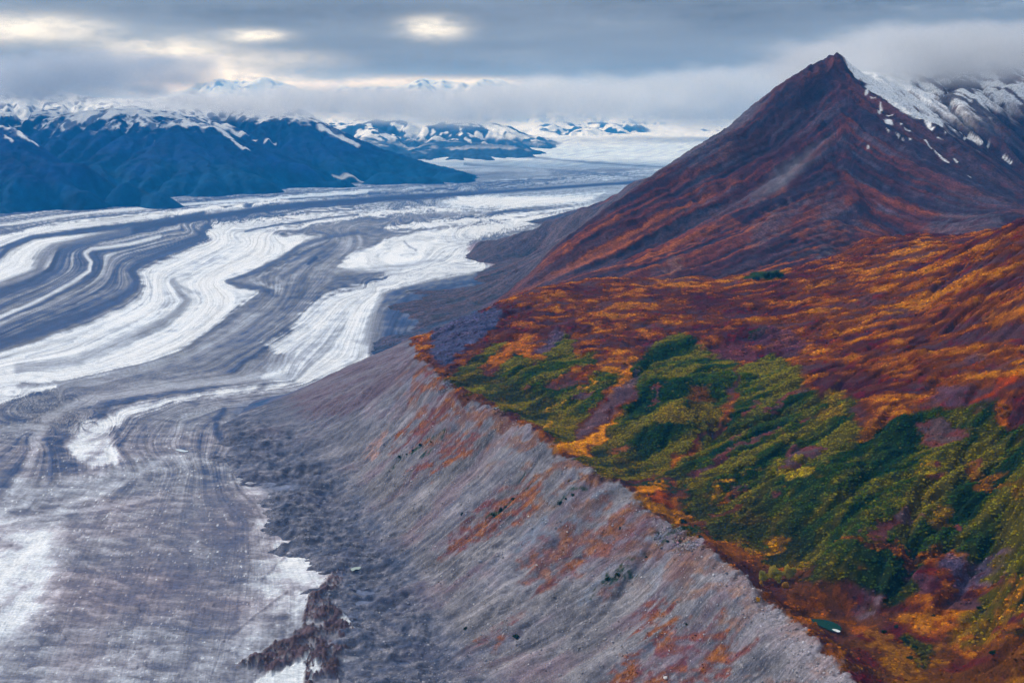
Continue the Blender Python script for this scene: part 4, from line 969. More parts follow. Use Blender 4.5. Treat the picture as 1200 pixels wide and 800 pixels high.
# higher snow behind
r5 = M_((-60, 60, 18500), (0, 78, 18600), (45, 100, 18400), (90, 112, 18200), (130, 116, 18000), (175, 118, 18000), (205, 111, 18000), (222, 107, 18100), (232, 112, 18000), (260, 121, 18100), (291, 117, 18300), (310, 124, 18400), (360, 132, 18600))
rp += dens(r5, 450)
rp += [(p[0] - 100, p[1] + 2500, 200) for p in dens(r5, 1500)] + [(p[0] + 300, p[1] + 2300, -100) for p in dens(r3, 800)[3:]] + M_((0, 128, 16300), (30, 133, 16000), (100, 130, 16400), (200, 130, 16500))
RM = rbf_fit(rp, 0.12, 1e-4)
G3 = Grid(-11000, 1200, 9500, 21500, 42.0)
Ze = Grid(-11100, 1300, 9400, 21600, 126.0)
z3 = Ze.samp(rbf_eval(RM, Ze.X, Ze.Y), G3.X, G3.Y)
m3 = sst(0, 250, z3)
z3 = z3 + m3 * (17 * fbm(G3.X, G3.Y, 1300, 4, .5, 201, ridge=True) - 8)
z3e, fl3 = erode(z3.copy(), 42.0, batches=12, n=22000, steps=70, seed=12, cap=5.0, ero=.35, dep=.25)
z3 = lerp(z3, z3e, .24)
def range_mesh(name, G, zz, flow, az0, az1, r0, r1, nr, nc, snowline, mat, band, seed, icebase=-15, haze_rock=(.004, .022, .090), haze_veg=(.003, .050, .130)):
    a = np.linspace(az0, az1, nc); r = r0 * (r1 / r0) ** np.linspace(0, 1, nr)
    A, Rr = np.meshgrid(a, r); x = Rr * np.sin(A); y = Rr * np.cos(A)
    ft = Rr * .0012
    z = G.samp(zz, x, y) + sst(0, 150, G.samp(zz, x, y, False)) * (14 * fbm(x, y, 230, 4, .6, seed, ft, ridge=True) - 6)
    fl = np.log1p(np.maximum(G.samp(flow, x, y, False), 0))
    k1 = fbm(x, y, 900, 5, .58, seed + 1, ft); k2 = fbm(x, y, 260, 4, .6, seed + 2, ft)
    gxz = np.gradient(z, axis=1) / (Rr * (a[1] - a[0])); gyz = np.gradient(z, axis=0) / np.gradient(Rr, axis=0)
    sl = np.hypot(gxz, gyz)
    c = lerp(np.array(haze_rock), np.array(haze_rock) * 1.9, np.clip(.4 + .6 * k1 + .3 * k2, 0, 1)[..., None])  # distance haze painted as blue into the rock and vegetation colours
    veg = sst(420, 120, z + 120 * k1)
    c = lerp(c, np.array(haze_veg) * (1 + .4 * k2)[..., None], (veg * .85)[..., None])
    s = sst(-60, 60, z - snowline(x, y) + 170 * k1 + 120 * k2 - 100 * sst(.5, 1.1, sl) + 25 * (fl - 1.5))
    s = s * (1 - .85 * sst(.02, .35, k2 + .35 * k1 + .35 * sst(.5, 1.0, sl) - .28) * sst(900, 100, z - snowline(x, y)))
    if band is not None: s, c = band(x, y, z, s, c, k1, k2)
    c = lerp(c, np.array([.84, .87, .90]), s[..., None])
    V = np.stack([x, y, z], -1).reshape(-1, 3)
    keep = (z[:-1, :-1] > icebase) | (z[1:, 1:] > icebase)
    v, f, cc = compact(V, grid_faces(nr, nc, keep), {'Col': c.reshape(-1, 3).astype(f32)})
    return tag(link_mesh(name, v, f, mat, cc), kind='structure')
far_mat = surf_material('far_rock', scales=((0.012, .2), (0.003, .15)), bump=.6, bscale=.012, bdist=30, rough=.95, spec=.05)
def cast3(P):
    Q = []
    for (a, b) in P:
        ra, rb_ = ray(a, b); ys = np.linspace(10500, 18500, 600)
        zz_ = G3.samp(z3, ra * ys, ys, False); hh = H + rb_ * ys
        i = np.argmax(zz_ > hh) if (zz_ > hh).any() else np.argmin(np.abs(hh - zz_)); Q.append((ra * ys[i], ys[i]))
    return Q
def band_left(x, y, z, s, c, k1, k2):
    u = 600 + FX * x / y
    # thin snow gullies and a pale fan at the glacier's edge
    for P, w in (([(12, 150), (28, 160), (34, 168), (46, 172)], 28), ([(8, 160), (16, 167)], 18), ([(240, 149), (262, 156), (270, 162)], 55), ([(252, 146), (280, 160), (297, 166)], 45), ([(272, 165), (291, 176)], 25), ([(375, 150), (395, 160), (417, 171)], 60), ([(312, 163), (322, 170)], 25)):
        s = np.maximum(s, mask_line(cast3(P), x + 30 * k1, y + 60 * k2, w, .5))
    fan = mask_line(cast3([(392, 207), (424, 213)]), x, y, 34, .6)
    c = lerp(c, np.array([.55, .58, .60]), fan[..., None])
    red = mask_line([PZ(98, 201, 250)[:2], PZ(106, 203, 240)[:2]], x, y, 60)
    return s, c
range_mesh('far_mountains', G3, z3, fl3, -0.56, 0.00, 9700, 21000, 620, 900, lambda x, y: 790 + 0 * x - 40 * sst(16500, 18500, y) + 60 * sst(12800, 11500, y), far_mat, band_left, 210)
# the snow range at the head of the glacier, and nunataks in the icefield
q = []
b4 = [PZ(a, b, 0) for a, b in ((330, 192), (430, 192), (480, 192.5), (500, 192.2), (560, 191.5), (600, 190.5), (640, 188))] + [PY(660, 180, 25500)]
q += dens(b4, 700)
q += [(p[0], p[1] - 1200, -200) for p in dens(b4, 1500)]
q += M_((350, 150, 27500), (400, 146, 27500), (440, 146, 27500), (480, 147, 27500), (520, 150, 27400), (560, 148, 27200), (590, 151, 26900), (610, 160, 26500), (640, 166, 26200), (662, 177, 26200),
       (420, 168, 24800), (470, 170, 24800), (520, 168, 25000), (570, 170, 25000), (610, 172, 25300), (640, 178, 25400), (380, 170, 24500))
for (a, b, Y) in ((640, 150, 33500), (662, 149, 33500), (690, 151, 34000), (715, 149, 34500), (740, 151, 34500), (822, 154, 35000), (840, 156, 35000)):
    q += M_((a, b, Y))
q += M_((560, 166, 31500), (640, 160, 31500), (700, 163, 31500), (760, 161, 33500), (790, 156, 34500), (700, 172, 28500), (680, 180, 26800), (780, 172, 29000), (860, 170, 30000), (760, 153, 38000), (600, 148, 37500), (680, 147, 38500), (820, 152, 39000), (900, 160, 36000), (400, 140, 34000))
QM = rbf_fit(q, 0.25, 1e-4)
G4 = Grid(-8000, 9500, 20500, 40000, 80.0)
Zf = Grid(-8200, 9700, 20300, 40200, 240.0)
z4 = Zf.samp(rbf_eval(QM, Zf.X, Zf.Y), G4.X, G4.Y)
ug = 600 + FX * G4.X / G4.Y
hard = sst(250, 500, z4) * sst(672, 640, ug) * sst(29500, 28500, G4.Y) + sst(31500, 33000, G4.Y) * sst(36500, 35500, G4.Y) * sst(620, 640, ug) * sst(765, 745, ug) * .8 + .5 * sst(34000, 34500, G4.Y) * sst(36500, 35500, G4.Y) * sst(812, 818, ug) * sst(850, 845, ug)
z4 = z4 + (sst(40, 300, z4) * .5 + hard) * (85 * fbm(G4.X, G4.Y, 2100, 5, .55, 221, ridge=True) - 45) * (sst(672, 640, ug) + hard > .3)
z4e, fl4 = erode(z4.copy(), 80.0, batches=8, n=16000, steps=50, seed=14, cap=4.0, ero=.3, dep=.25)
z4 = lerp(z4, z4e, .7)
def band_head(x, y, z, s, c, k1, k2):
    u = 600 + FX * x / y
    rock = np.maximum(sst(668, 655, u) * sst(29000, 28000, y), sst(32200, 33000, y) * sst(36500, 35500, y) * np.maximum(sst(625, 635, u) * sst(765, 750, u), sst(812, 818, u) * sst(850, 845, u)))
    bare = sst(-.06, .14, k1 + .7 * k2 - .02) * sst(80, 330, z)
    bare = np.maximum(bare, sst(400, 240, z + 150 * k1) * sst(664, 645, u))
    s = 1 - bare * rock
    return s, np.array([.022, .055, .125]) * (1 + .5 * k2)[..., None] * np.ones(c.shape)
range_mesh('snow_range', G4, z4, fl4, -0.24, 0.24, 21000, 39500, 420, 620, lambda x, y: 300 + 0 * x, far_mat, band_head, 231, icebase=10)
# sunlit summits far behind, above the cloud
q = M_((0, 140, 44000), (60, 140, 44000), (120, 130, 44000), (180, 118, 44000), (230, 104, 44000), (262, 96, 44000), (285, 102, 44000), (310, 97, 44000), (335, 103, 44000), (380, 112, 44000), (420, 104, 45000), (455, 101, 45000), (490, 98, 45000), (515, 97, 45000), (540, 98, 45000), (575, 98, 45000), (605, 100, 45000), (640, 110, 45000), (700, 125, 45000), (760, 140, 45000))
q = dens(q, 900) + [(p[0], p[1] - 4500, 300) for p in dens(q, 3000)] + [(p[0], p[1] + 4500, 300) for p in dens(q, 3000)]
SM = rbf_fit(q, 0.4, 1e-3)
G5 = Grid(-21000, 8000, 38000, 50000, 160.0)
z5 = rbf_eval(SM, G5.X, G5.Y) + 210 * fbm(G5.X, G5.Y, 3200, 5, .55, 241, ridge=True) - 100
z5e, fl5 = erode(z5.copy(), 160.0, batches=6, n=10000, steps=40, seed=15)
z5 = lerp(z5, z5e, .6)
def band_sum(x, y, z, s, c, k1, k2):
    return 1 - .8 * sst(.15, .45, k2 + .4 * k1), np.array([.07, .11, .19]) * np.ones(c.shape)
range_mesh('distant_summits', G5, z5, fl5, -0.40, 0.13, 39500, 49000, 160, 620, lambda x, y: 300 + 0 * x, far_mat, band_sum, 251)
# one ground sheet out to the horizon under it all
tag(link_mesh('ground', [(-45000, -9000, -160), (45000, -9000, -160), (45000, 52000, -160), (-45000, 52000, -160)], [(0, 1, 2, 3)], plain('snow_ground', (.62, .66, .72), scale=.001)), kind='structure')
print('ranges', round(time.time() - T0, 1))
# ================================================================== shrubs: one sheet of ground cover per kind, every bush real geometry
import bmesh
def blob_templates(n, sub, seed, squash=.75, jit=.28):
    out = []
    r = np.random.RandomState(seed)
    for k in range(n):
        bm = bmesh.new(); bmesh.ops.create_icosphere(bm, subdivisions=sub, radius=1)
        v = np.array([q.co[:] for q in bm.verts]); f = np.array([[q.index for q in p.verts] for p in bm.faces]); bm.free()
        d = 1 + jit * r.uniform(-1, 1, len(v)); v = v * d[:, None]
        v[:, 2] *= squash * r.uniform(.85, 1.25)
        keep = (v[f][:, :, 2].mean(1) > -.35)
        f = f[keep]; used = np.unique(f); m = np.full(len(v), -1); m[used] = np.arange(len(used))
        out.append((v[used], m[f]))
    return out
def scatter(name, pos, rad_, colr, mat, templates, seed=0, cols_attr='Col'):
    r = np.random.RandomState(seed); n = len(pos); V, F, C, off = [], [], [], 0
    tid = r.randint(0, len(templates), n)
    for k, (tv, tf) in enumerate(templates):
        i = np.where(tid == k)[0]
        if not len(i): continue
        a = r.uniform(0, 2 * np.pi, len(i)); ca, sa = np.cos(a), np.sin(a)
        x = tv[None, :, 0] * ca[:, None] - tv[None, :, 1] * sa[:, None]; y = tv[None, :, 0] * sa[:, None] + tv[None, :, 1] * ca[:, None]
        st = r.uniform(.8, 1.25, (len(i), 1)); rr_ = rad_[i][:, None]
        P = np.stack([x * rr_ * st, y * rr_ / st, np.broadcast_to(tv[None, :, 2], x.shape) * rr_], -1) + pos[i][:, None, :]
        V.append(P.reshape(-1, 3)); nv_ = len(tv)
        F.append((tf[None] + (off + np.arange(len(i)) * nv_)[:, None, None]).reshape(-1, 3)); off += nv_ * len(i)
        cj = colr[i][:, None, :] * r.uniform(.8, 1.2, (len(i), nv_, 1))
        C.append(cj.reshape(-1, 3))
    o = link_mesh(name, np.concatenate(V), np.concatenate(F), mat, {cols_attr: np.concatenate(C).astype(f32)}, smooth=False)
    return o
if SHRUBS:
    bush_mat = surf_material('leafy_shrub', scales=((1.3, .35),), bump=.5, bscale=1.2, bdist=.5, rough=.9, spec=.05)
    area = (RR * (az[1] - az[0])) * np.gradient(RR, axis=0)
    def pick(weight, density, seed):
        r = np.random.RandomState(seed)
        p = (weight * density * area).ravel(); i = np.where(r.uniform(size=p.size) < p)[0]
        j = r.uniform(-.5, .5, (len(i), 2))
        x = LX.ravel()[i] + j[:, 0] * 3; y = LY.ravel()[i] + j[:, 1] * 4
        return i, np.stack([x, y, LZ.ravel()[i]], -1)
    inview = (np.abs(LX / LY) < .50) & (LY > 1050)
    r = np.random.RandomState(5)
    i, pos = pick(Gm * inview * (LY < 3300), .058, 1)
    rad1 = r.uniform(1.1, 2.9, len(i)) * (1 + .25 * (LY.ravel()[i] > 2200))
    col1 = T.reshape(-1, 3)[i] * np.clip(r.normal(1.42, .28, (len(i), 1)), .4, 2.2) * r.uniform(.88, 1.12, (len(i), 3))
    yl = r.uniform(size=len(i)) < .02
    col1[yl] = col1[yl] * .4 + np.array([.16, .12, .008]) * .6
    tag(scatter('alder_thicket', pos, rad1, col1, bush_mat, blob_templates(5, 1, 3, .6), 6), 'dense green and yellow alder thicket covering the lower hillside', kind='stuff')
    print('alders', len(i))
    tw = (1 - Gm) * inview * (1 - face) * (LY < 3700) * (LY < 4100) * (.2 + .8 * sst(-.2, .3, u1 + .4 * n3))
    i, pos = pick(tw, .030, 2)
    rad2 = r.uniform(.9, 2.5, len(i)) * (1 + .35 * (LY.ravel()[i] > 2300))
    col2 = T.reshape(-1, 3)[i] * np.clip(r.normal(1.25, .5, (len(i), 1)), .35, 2.3) * r.uniform(.88, 1.12, (len(i), 3))
    tag(scatter('dwarf_birch', pos, rad2, col2, bush_mat, blob_templates(5, 1, 4, .6, .3), 7), 'low orange and crimson dwarf birch covering the upper hillside', kind='stuff')
    print('birch', len(i))
    # rust shrubs and rubble on the moraine face
    redness = np.clip((T[..., 0] / (T[..., 2] + .01) - 1.6) / 2, 0, 1)
    i, pos = pick(redness * face * inview * (LY < 2800), .05, 3)
    col3 = T.reshape(-1, 3)[i] * np.clip(r.normal(1.0, .35, (len(i), 1)), .35, 2.2)
    tag(scatter('heath_patches', pos, r.uniform(.6, 1.5, len(i)), col3, bush_mat, blob_templates(4, 1, 5, .6, .3), 8), 'rusty low heath clinging to the moraine slope in streaks', kind='stuff')
    print('heath', len(i), round(time.time() - T0, 1))
    stone_mat = plain('rubble_stone', (.30, .29, .30), var=.35, scale=.7)
    i, pos = pick((face * (1 - redness) * (.25 + topg) + .8 * rub * sst(.0, .4, n2)) * inview * (LY < 2600), .065, 4)
    sv = surf_material('loose_stone', scales=((1.3, .3),), bump=.4, bscale=1.0, bdist=.4)
    col4 = T.reshape(-1, 3)[i] * .45 + np.array([.2, .195, .21]) * np.clip(r.normal(1, .5, (len(i), 1)), .3, 2.2)
    tag(scatter('scree_stones', pos, .35 + r.gamma(1.6, .32, len(i)), col4, sv, blob_templates(4, 1, 6, .8, .3), 9), 'loose grey stones strewn down the moraine slope', kind='stuff')
    print('stones', len(i), round(time.time() - T0, 1))
# ================================================================== ponds, trees, single bushes and boulders
def water_mat(name, col, rough=.08):
    t = NT(name); b = t.n('ShaderNodeBsdfPrincipled'); b.inputs['Base Color'].default_value = (*col, 1); b.inputs['Roughness'].default_value = rough
    g = t.n('ShaderNodeNewGeometry'); nz = t.noise(g.outputs['Position'], .35, 4, .6)
    bp = t.n('ShaderNodeBump'); bp.inputs['Strength'].default_value = .25; bp.inputs['Distance'].default_value = .3; t.l(nz, bp.inputs['Height']); t.l(bp.outputs[0], b.inputs['Normal'])
    t.l(b.outputs[0], t.out.inputs[0]); return t.m
def pond(name, pxs, z, mat, seed=0, jitter=.06):
    r = np.random.RandomState(seed)
    P = np.array([PZ(a, b, z)[:2] for a, b in pxs]); c = P.mean(0); out = []
    n = len(P)
    for i in range(n):
        for t_ in np.linspace(0, 1, 5)[:-1]:
            p0, p1, p2, p3 = P[(i - 1) % n], P[i], P[(i + 1) % n], P[(i + 2) % n]
            q = .5 * ((2 * p1) + (-p0 + p2) * t_ + (2 * p0 - 5 * p1 + 4 * p2 - p3) * t_ ** 2 + (-p0 + 3 * p1 - 3 * p2 + p3) * t_ ** 3)
            out.append(c + (q - c) * (1 + r.uniform(-jitter, jitter)))
    V = [(p[0], p[1], z) for p in out] + [(c[0], c[1], z)]
    n = len(out); F = [(i, (i + 1) % n, n) for i in range(n)]
    return tag(link_mesh(name, V, F, mat, smooth=False), kind='structure')
turq = water_mat('tarn_water', (.003, .055, .048), .18)
pale = water_mat('milky_meltwater', (.62, .70, .76), .2)
def wx(px, py): return cast([(px, py)])[0]
tz = 221.6
pond('tarn', [(946, 725.5), (956, 724.5), (968, 726), (979, 729.5), (986, 735), (984, 739.5), (973, 738), (957, 731.5)], tz, turq, 1)
pond('shore_ice', [(975, 736.5), (980, 736.8), (985, 739), (982, 740.3), (977, 738.2)], tz + .25, plain('shore_ice_white', (.7, .74, .74), rough=.4), 2)
def ice_z(px, py):
    x, y, _ = PZ(px, py, 2.0); i = np.argmin((gx - x) ** 2 + (gy - y) ** 2); return float(gz.ravel()[i])
for k, (pp, m_) in enumerate(([[(205, 526.3), (211, 526.0), (216, 527.2), (221, 528.2), (216, 529.4), (210, 528.4)], pale],)):
    c = np.mean(np.array(pp), 0); pond('melt_pond', pp, ice_z(c[0], c[1]) + 1.2, m_, 10 + k)
mp_ = [(411, 666), (415, 664.3), (423, 663.6), (421, 666.5), (417, 666.8), (413, 668.6)]
pc = wx(417, 667); pond('melt_pond', mp_, float(land_z(np.array([pc[0]]), np.array([pc[1]]))[0]) + 3.0, water_mat('green_meltwater', (.36, .44, .40), .2), 15)

bark = plain('bark', (.16, .12, .09), var=.3, scale=3)
def leaf_mat(name, c):
    t = NT(name); g = t.n('ShaderNodeNewGeometry'); nz = t.noise(g.outputs['Position'], .9, 3, .6)
    k = t.mapr(nz, .3, .7, .45, 1.5, 'LINEAR')
    vm = t.n('ShaderNodeVectorMath', operation='SCALE'); vm.inputs[0].default_value = c; t.l(k, vm.inputs['Scale'])
    b = t.n('ShaderNodeBsdfPrincipled'); b.inputs['Roughness'].default_value = .8; b.inputs['Specular IOR Level'].default_value = .1
    t.l(vm.outputs[0], b.inputs['Base Color']); t.l(b.outputs[0], t.out.inputs[0]); return t.m
M_YEL = leaf_mat('yellow_leaves', (.46, .36, .045)); M_OLI = leaf_mat('olive_leaves', (.34, .31, .05)); M_GOLD = leaf_mat('golden_leaves', (.50, .26, .012)); M_DKG = leaf_mat('dark_green_leaves', (.012, .040, .018)); M_ORA = leaf_mat('orange_leaves', (.42, .15, .012))
def crown_mesh(name, lobes, n, size, mat, parent, seed):
    r = np.random.RandomState(seed); V = []; F = []
    w_ = np.array([l[3] ** 2 for l in lobes]); w_ = w_ / w_.sum()
    for k in range(n):
        l = lobes[r.choice(len(lobes), p=w_)]
        d = r.normal(size=3); d /= np.linalg.norm(d); q = np.array(l[:3]) + d * l[3] * np.array([1, 1, l[4]]) * r.uniform(.45, 1.08)
        a = r.normal(size=3); a /= np.linalg.norm(a); b = np.cross(a, r.normal(size=3)); b /= np.linalg.norm(b) + 1e-9
        s = size * r.uniform(.5, 1.3); i = len(V)
        V += [q - a * s - b * s * .5, q + a * s - b * s * .4, q + a * s * .7 + b * s * .6, q - a * s * .6 + b * s * .7]; F.append((i, i + 1, i + 2, i + 3))
    return link_mesh(name, np.array(V), F, mat, parent=parent, smooth=False)
def tube(V, F, a, b, ra, rb, n=6):
    a, b = np.array(a, float), np.array(b, float); d = b - a; d /= np.linalg.norm(d); u = np.cross(d, [0.3, .9, .1]); u /= np.linalg.norm(u); v = np.cross(d, u); s = len(V)
    for p, r_ in ((a, ra), (b, rb)):
        for k in range(n): V.append(p + (u * math.cos(2 * math.pi * k / n) + v * math.sin(2 * math.pi * k / n)) * r_)
    for k in range(n): F.append((s + k, s + (k + 1) % n, s + n + (k + 1) % n, s + n + k))
def tree(name, label, cat, group, xy, h, wdt, mat, seed, leafn=1500, leaf=.85, squat=False, sink=.4):
    r = np.random.RandomState(seed); z = float(land_z(np.array([xy[0]]), np.array([xy[1]]))[0]) - sink
    o = bpy.data.objects.new(name, None); COL.objects.link(o); o.location = (xy[0], xy[1], z); tag(o, label, cat, group)
    V, F = [], []; tube(V, F, (0, 0, 0), (r.uniform(-.3, .3), 0, h * .45), h * .028, h * .018); top = (r.uniform(-.4, .4), r.uniform(-.4, .4), h * .92); tube(V, F, V and (0, 0, h * .44), top, h * .018, h * .004)
    lobes = []
    for k in range(7 if not squat else 6):
        t_ = (.25 + .6 * k / 6) if not squat else r.uniform(.2, .7); a = r.uniform(0, 6.28); rad__ = wdt * (.42 - .25 * abs(t_ - .45)) * r.uniform(.6, 1.1)
        e = (math.cos(a) * rad__, math.sin(a) * rad__, h * (t_ + .1)); tube(V, F, (0, 0, h * t_ * .8), e, h * .010, h * .003, 5)
        lobes.append((*e, wdt * r.uniform(.20, .30), 1.25 if not squat else .8))
    lobes.append((0, 0, h * .84 if not squat else h * .6, wdt * .24, 1.3 if not squat else .8)); lobes.append((0, 0, h * .5, wdt * .3, 1.2))
    link_mesh('trunk', np.array(V), F, bark, parent=o)
    crown_mesh('crown', lobes, leafn, leaf, mat, o, seed + 50)
    return o
for k, (px, py, h, w_, m_, lab) in enumerate((
        (894, 682, 15, 11, M_OLI, 'leftmost olive-yellow cottonwood of the pale clump beside the moraine crest'),
        (903, 680, 21, 14, M_YEL, 'tallest yellow cottonwood rising from the back of the pale clump'),
        (912, 683, 19, 13, M_OLI, 'olive cottonwood in the middle of the pale clump above the trough'),
        (921, 680, 22, 14, M_YEL, 'broad yellow cottonwood at the right rear of the pale clump'),
        (929, 677, 15, 11, M_OLI, 'rightmost olive cottonwood of the pale clump, nearest the thicket'),
        (920, 689, 9, 8, M_GOLD, 'small bright golden cottonwood at the foot of the pale clump'),
        (891, 688, 8, 7, M_GOLD, 'low golden sapling at the left foot of the pale clump'))):
    tree('cottonwood_tree', lab, 'tree', 'cottonwoods in the pale clump behind the moraine', wx(px, py), h, w_, m_, 300 + k)
for k, (px, py, h, w_) in enumerate(((897, 326, 15, 20), (903, 327, 22, 22), (909, 326, 20, 22), (914, 325, 15, 18), (886, 328, 9, 20))):
    tree('dark_tree', ['left dark evergreen of the lone grove under the mountain', 'tall dark evergreen second from left in the lone grove under the mountain', 'tall dark evergreen third from left in the lone grove under the mountain', 'rightmost dark evergreen of the lone grove under the mountain', 'low dark bush trailing left of the lone grove under the mountain'][k], 'tree', 'lone dark grove at the foot of the mountain', wx(px, py), h, w_, M_DKG, 330 + k, leafn=300, leaf=1.9, squat=True)
groups = [
 ('dark_bush', 'dark green bush in the cluster beside the notch in the moraine crest', 'bush', 'dark bushes at the notch in the crest', [(772, 627), (778, 622), (785, 630), (790, 620), (797, 624), (803, 631), (806, 622), (812, 628), (815, 618), (796, 636), (802, 641), (808, 645), (776, 634), (784, 638), (768, 632), (820, 632), (800, 615)], M_DKG, (4, 8), .8),
 ('golden_bush', 'bright golden bush among the rust ground beside the crest path', 'bush', 'golden bushes in the trough', [(757, 571), (762, 568), (768, 566), (772, 570), (876, 646), (880, 650), (866, 640), (889, 706), (1080, 546), (1084, 548), (1089, 546)], M_GOLD, (3, 6), .7),
 ('orange_bush', 'orange bush standing at the upper edge of the right thicket', 'bush', 'orange bushes above the right thicket', [(1170, 484), (1175, 480), (1180, 484), (1178, 490), (1173, 491)], M_ORA, (5, 8), .8),
 ('dark_bush', 'dark green bush clinging to the grey moraine slope', 'bush', 'dark bushes on the moraine slope', [(468, 538), (477, 533), (484, 529), (493, 524), (505, 518), (578, 604), (586, 599), (592, 594), (601, 586), (656, 592), (664, 586), (672, 583), (541, 604), (603, 747), (606, 748), (545, 737), (804, 733), (712, 681), (724, 674), (757, 653), (727, 621)], M_DKG, (3, 6), .8),
 ('dark_bush', 'round dark green bush on the low rusty ground at bottom right', 'bush', 'dark bushes in the rusty hollow', [(1147, 718), (1163, 768), (1093, 722), (1036, 742), (1050, 735), (1060, 750), (1072, 760), (1066, 772)], M_DKG, (4, 7), .8)]
n_ = 0
for nm, lab, cat, grp, pl, m_, (h0, h1), lf in groups:
    proto = []
    for k, (px, py) in enumerate(pl):
        xy = wx(px, py); rr__ = np.random.RandomState(900 + n_); n_ += 1
        if k < 3:
            h = rr__.uniform(h0, h1); o = tree(nm, lab, cat, grp, xy, h, h * 1.35, m_, 500 + n_, leafn=240, leaf=lf, squat=True); proto.append(o)
        else:
            src = proto[k % len(proto)]; o = src.copy(); COL.objects.link(o)
            o.location = (xy[0], xy[1], float(land_z(np.array([xy[0]]), np.array([xy[1]]))[0]) - .4); s_ = rr__.uniform(.75, 1.25); o.scale = (s_, s_, s_ * rr__.uniform(.85, 1.15)); o.rotation_euler = (0, 0, rr__.uniform(0, 6.28))
            for ch in list(src.children):
                c = ch.copy(); COL.objects.link(c); c.parent = o
# boulders
rock_mats = [plain('pale_granite', (.52, .50, .50), var=.2, scale=.8, bump=.6), plain('grey_granite', (.33, .32, .34), var=.25, scale=.8, bump=.6)]
def boulder_mesh(seed, sub=2):
    r = np.random.RandomState(seed); bm = bmesh.new(); bmesh.ops.create_icosphere(bm, subdivisions=sub, radius=1)
    cuts = [(r.normal(size=3), r.uniform(.55, .9)) for _ in range(9)]
    for v in bm.verts:
        for d, h in cuts:
            d = d / np.linalg.norm(d); q = v.co.x * d[0] + v.co.y * d[1] + v.co.z * d[2]
            if q > h: v.co.x -= d[0] * (q - h); v.co.y -= d[1] * (q - h); v.co.z -= d[2] * (q - h)
        v.co.z *= .75
    me = bpy.data.meshes.new('boulder'); bm.to_mesh(me); bm.free(); return me
bms = [boulder_mesh(40 + k) for k in range(6)]
for k, m in enumerate(bms): m.materials.append(rock_mats[k % 2 if k > 1 else 0])
def boulder(xy, s, seed, label, group, k=None):
    r = np.random.RandomState(seed); z = float(land_z(np.array([xy[0]]), np.array([xy[1]]))[0])
    o = bpy.data.objects.new('boulder', bms[k if k is not None else r.randint(len(bms))]); COL.objects.link(o)
    o.location = (xy[0], xy[1], z + s * .35); o.scale = (s * r.uniform(.8, 1.3), s * r.uniform(.8, 1.2), s * r.uniform(.7, 1.1)); o.rotation_euler = (r.uniform(-.3, .3), r.uniform(-.3, .3), r.uniform(0, 6.28))
    tag(o, label, 'boulder', group)
boulder(wx(780, 795), 3.6, 1, 'largest cream-white boulder low on the moraine slope at the bottom edge of the vegetation', None, 0)
boulder(wx(986, 792), 2.6, 2, 'lone pale boulder perched on the nearest end of the moraine crest', None, 1)
spots = [(857, 685), (861, 714), (873, 720), (880, 761), (905, 727), (843, 672), (862, 680), (867, 693), (872, 705), (884, 711), (893, 716), (910, 724), (918, 730), (851, 690), (830, 663), (846, 701), (815, 668), (802, 678), (924, 742), (931, 735), (938, 748), (899, 741), (888, 728), (876, 738), (945, 757), (953, 770), (866, 724), (835, 690), (822, 700), (856, 736)]
r = np.random.RandomState(77)
for k, (px, py) in enumerate(spots): boulder(wx(px, py), r.uniform(1.0, 2.0), 100 + k, 'pale boulder on the gravel just below the near moraine crest', 'pale boulders below the near crest')
for k in range(46):
    t_ = r.uniform(0, 1); q = np.array(CREST)[:, :2]; f_ = t_ * (len(q) - 6); i_ = int(f_); p = q[i_] + (q[i_ + 1] - q[i_]) * (f_ - i_) + c_nrm * r.uniform(8, 60) * r.uniform(.3, 1)
    boulder(p, r.uniform(.7, 1.6), 200 + k, 'small boulder scattered on the upper edge of the grey moraine slope', 'small boulders along the crest')
for k in range(60):
    px = r.uniform(430, 780); py = r.uniform(470, 790)
    p = wx(px, py)
    if crest_sd(np.array([p[0]]), np.array([p[1]]))[0] > 60: boulder(p, r.uniform(.9, 2.0), 300 + k, 'stray boulder resting on the open middle of the grey moraine slope', 'stray boulders on the moraine slope')
print('things', round(time.time() - T0, 1))
# ================================================================== sky, light, air
SUN_EL, SUN_AZ = R(32), R(-66)           # azimuth measured from the view direction, left negative
sun = bpy.data.lights.new('sun', 'SUN'); sun.energy = 1.5; sun.angle = R(10); sun.color = (1.0, .95, .88)
so = bpy.data.objects.new('sun', sun); COL.objects.link(so)
so.rotation_euler = (math.pi / 2 - SUN_EL, 0, -SUN_AZ + math.pi)
wld = bpy.data.worlds.new('World'); scene.world = wld; wld.use_nodes = True
t = wld.node_tree; t.nodes.clear()
class WT(NT):
    def __init__(s, tree): s.t = tree
w = WT(t)
out = w.n('ShaderNodeOutputWorld'); bg = w.n('ShaderNodeBackground'); bg.inputs[1].default_value = 0.1
w.l(bg.outputs[0], out.inputs[0])
sky = w.n('ShaderNodeTexSky', sky_type='NISHITA'); sky.sun_disc = False
sky.sun_elevation = SUN_EL; sky.sun_rotation = SUN_AZ; sky.altitude = 900
tc = w.n('ShaderNodeTexCoord')
sep = w.n('ShaderNodeSeparateXYZ'); w.l(tc.outputs['Generated'], sep.inputs[0])
azi = w.math('ARCTAN2', sep.outputs[0], sep.outputs[1]); ele = w.math('ARCSINE', sep.outputs[2])
cb = w.n('ShaderNodeCombineXYZ')
w.l(w.math('MULTIPLY', azi, 1.0), cb.inputs[0]); w.l(w.math('MULTIPLY', ele, 3.6), cb.inputs[1])
nA = w.noise(cb.outputs[0], 5.0, 6, .55)
nB = w.noise(cb.outputs[0], 14.0, 9, .68)
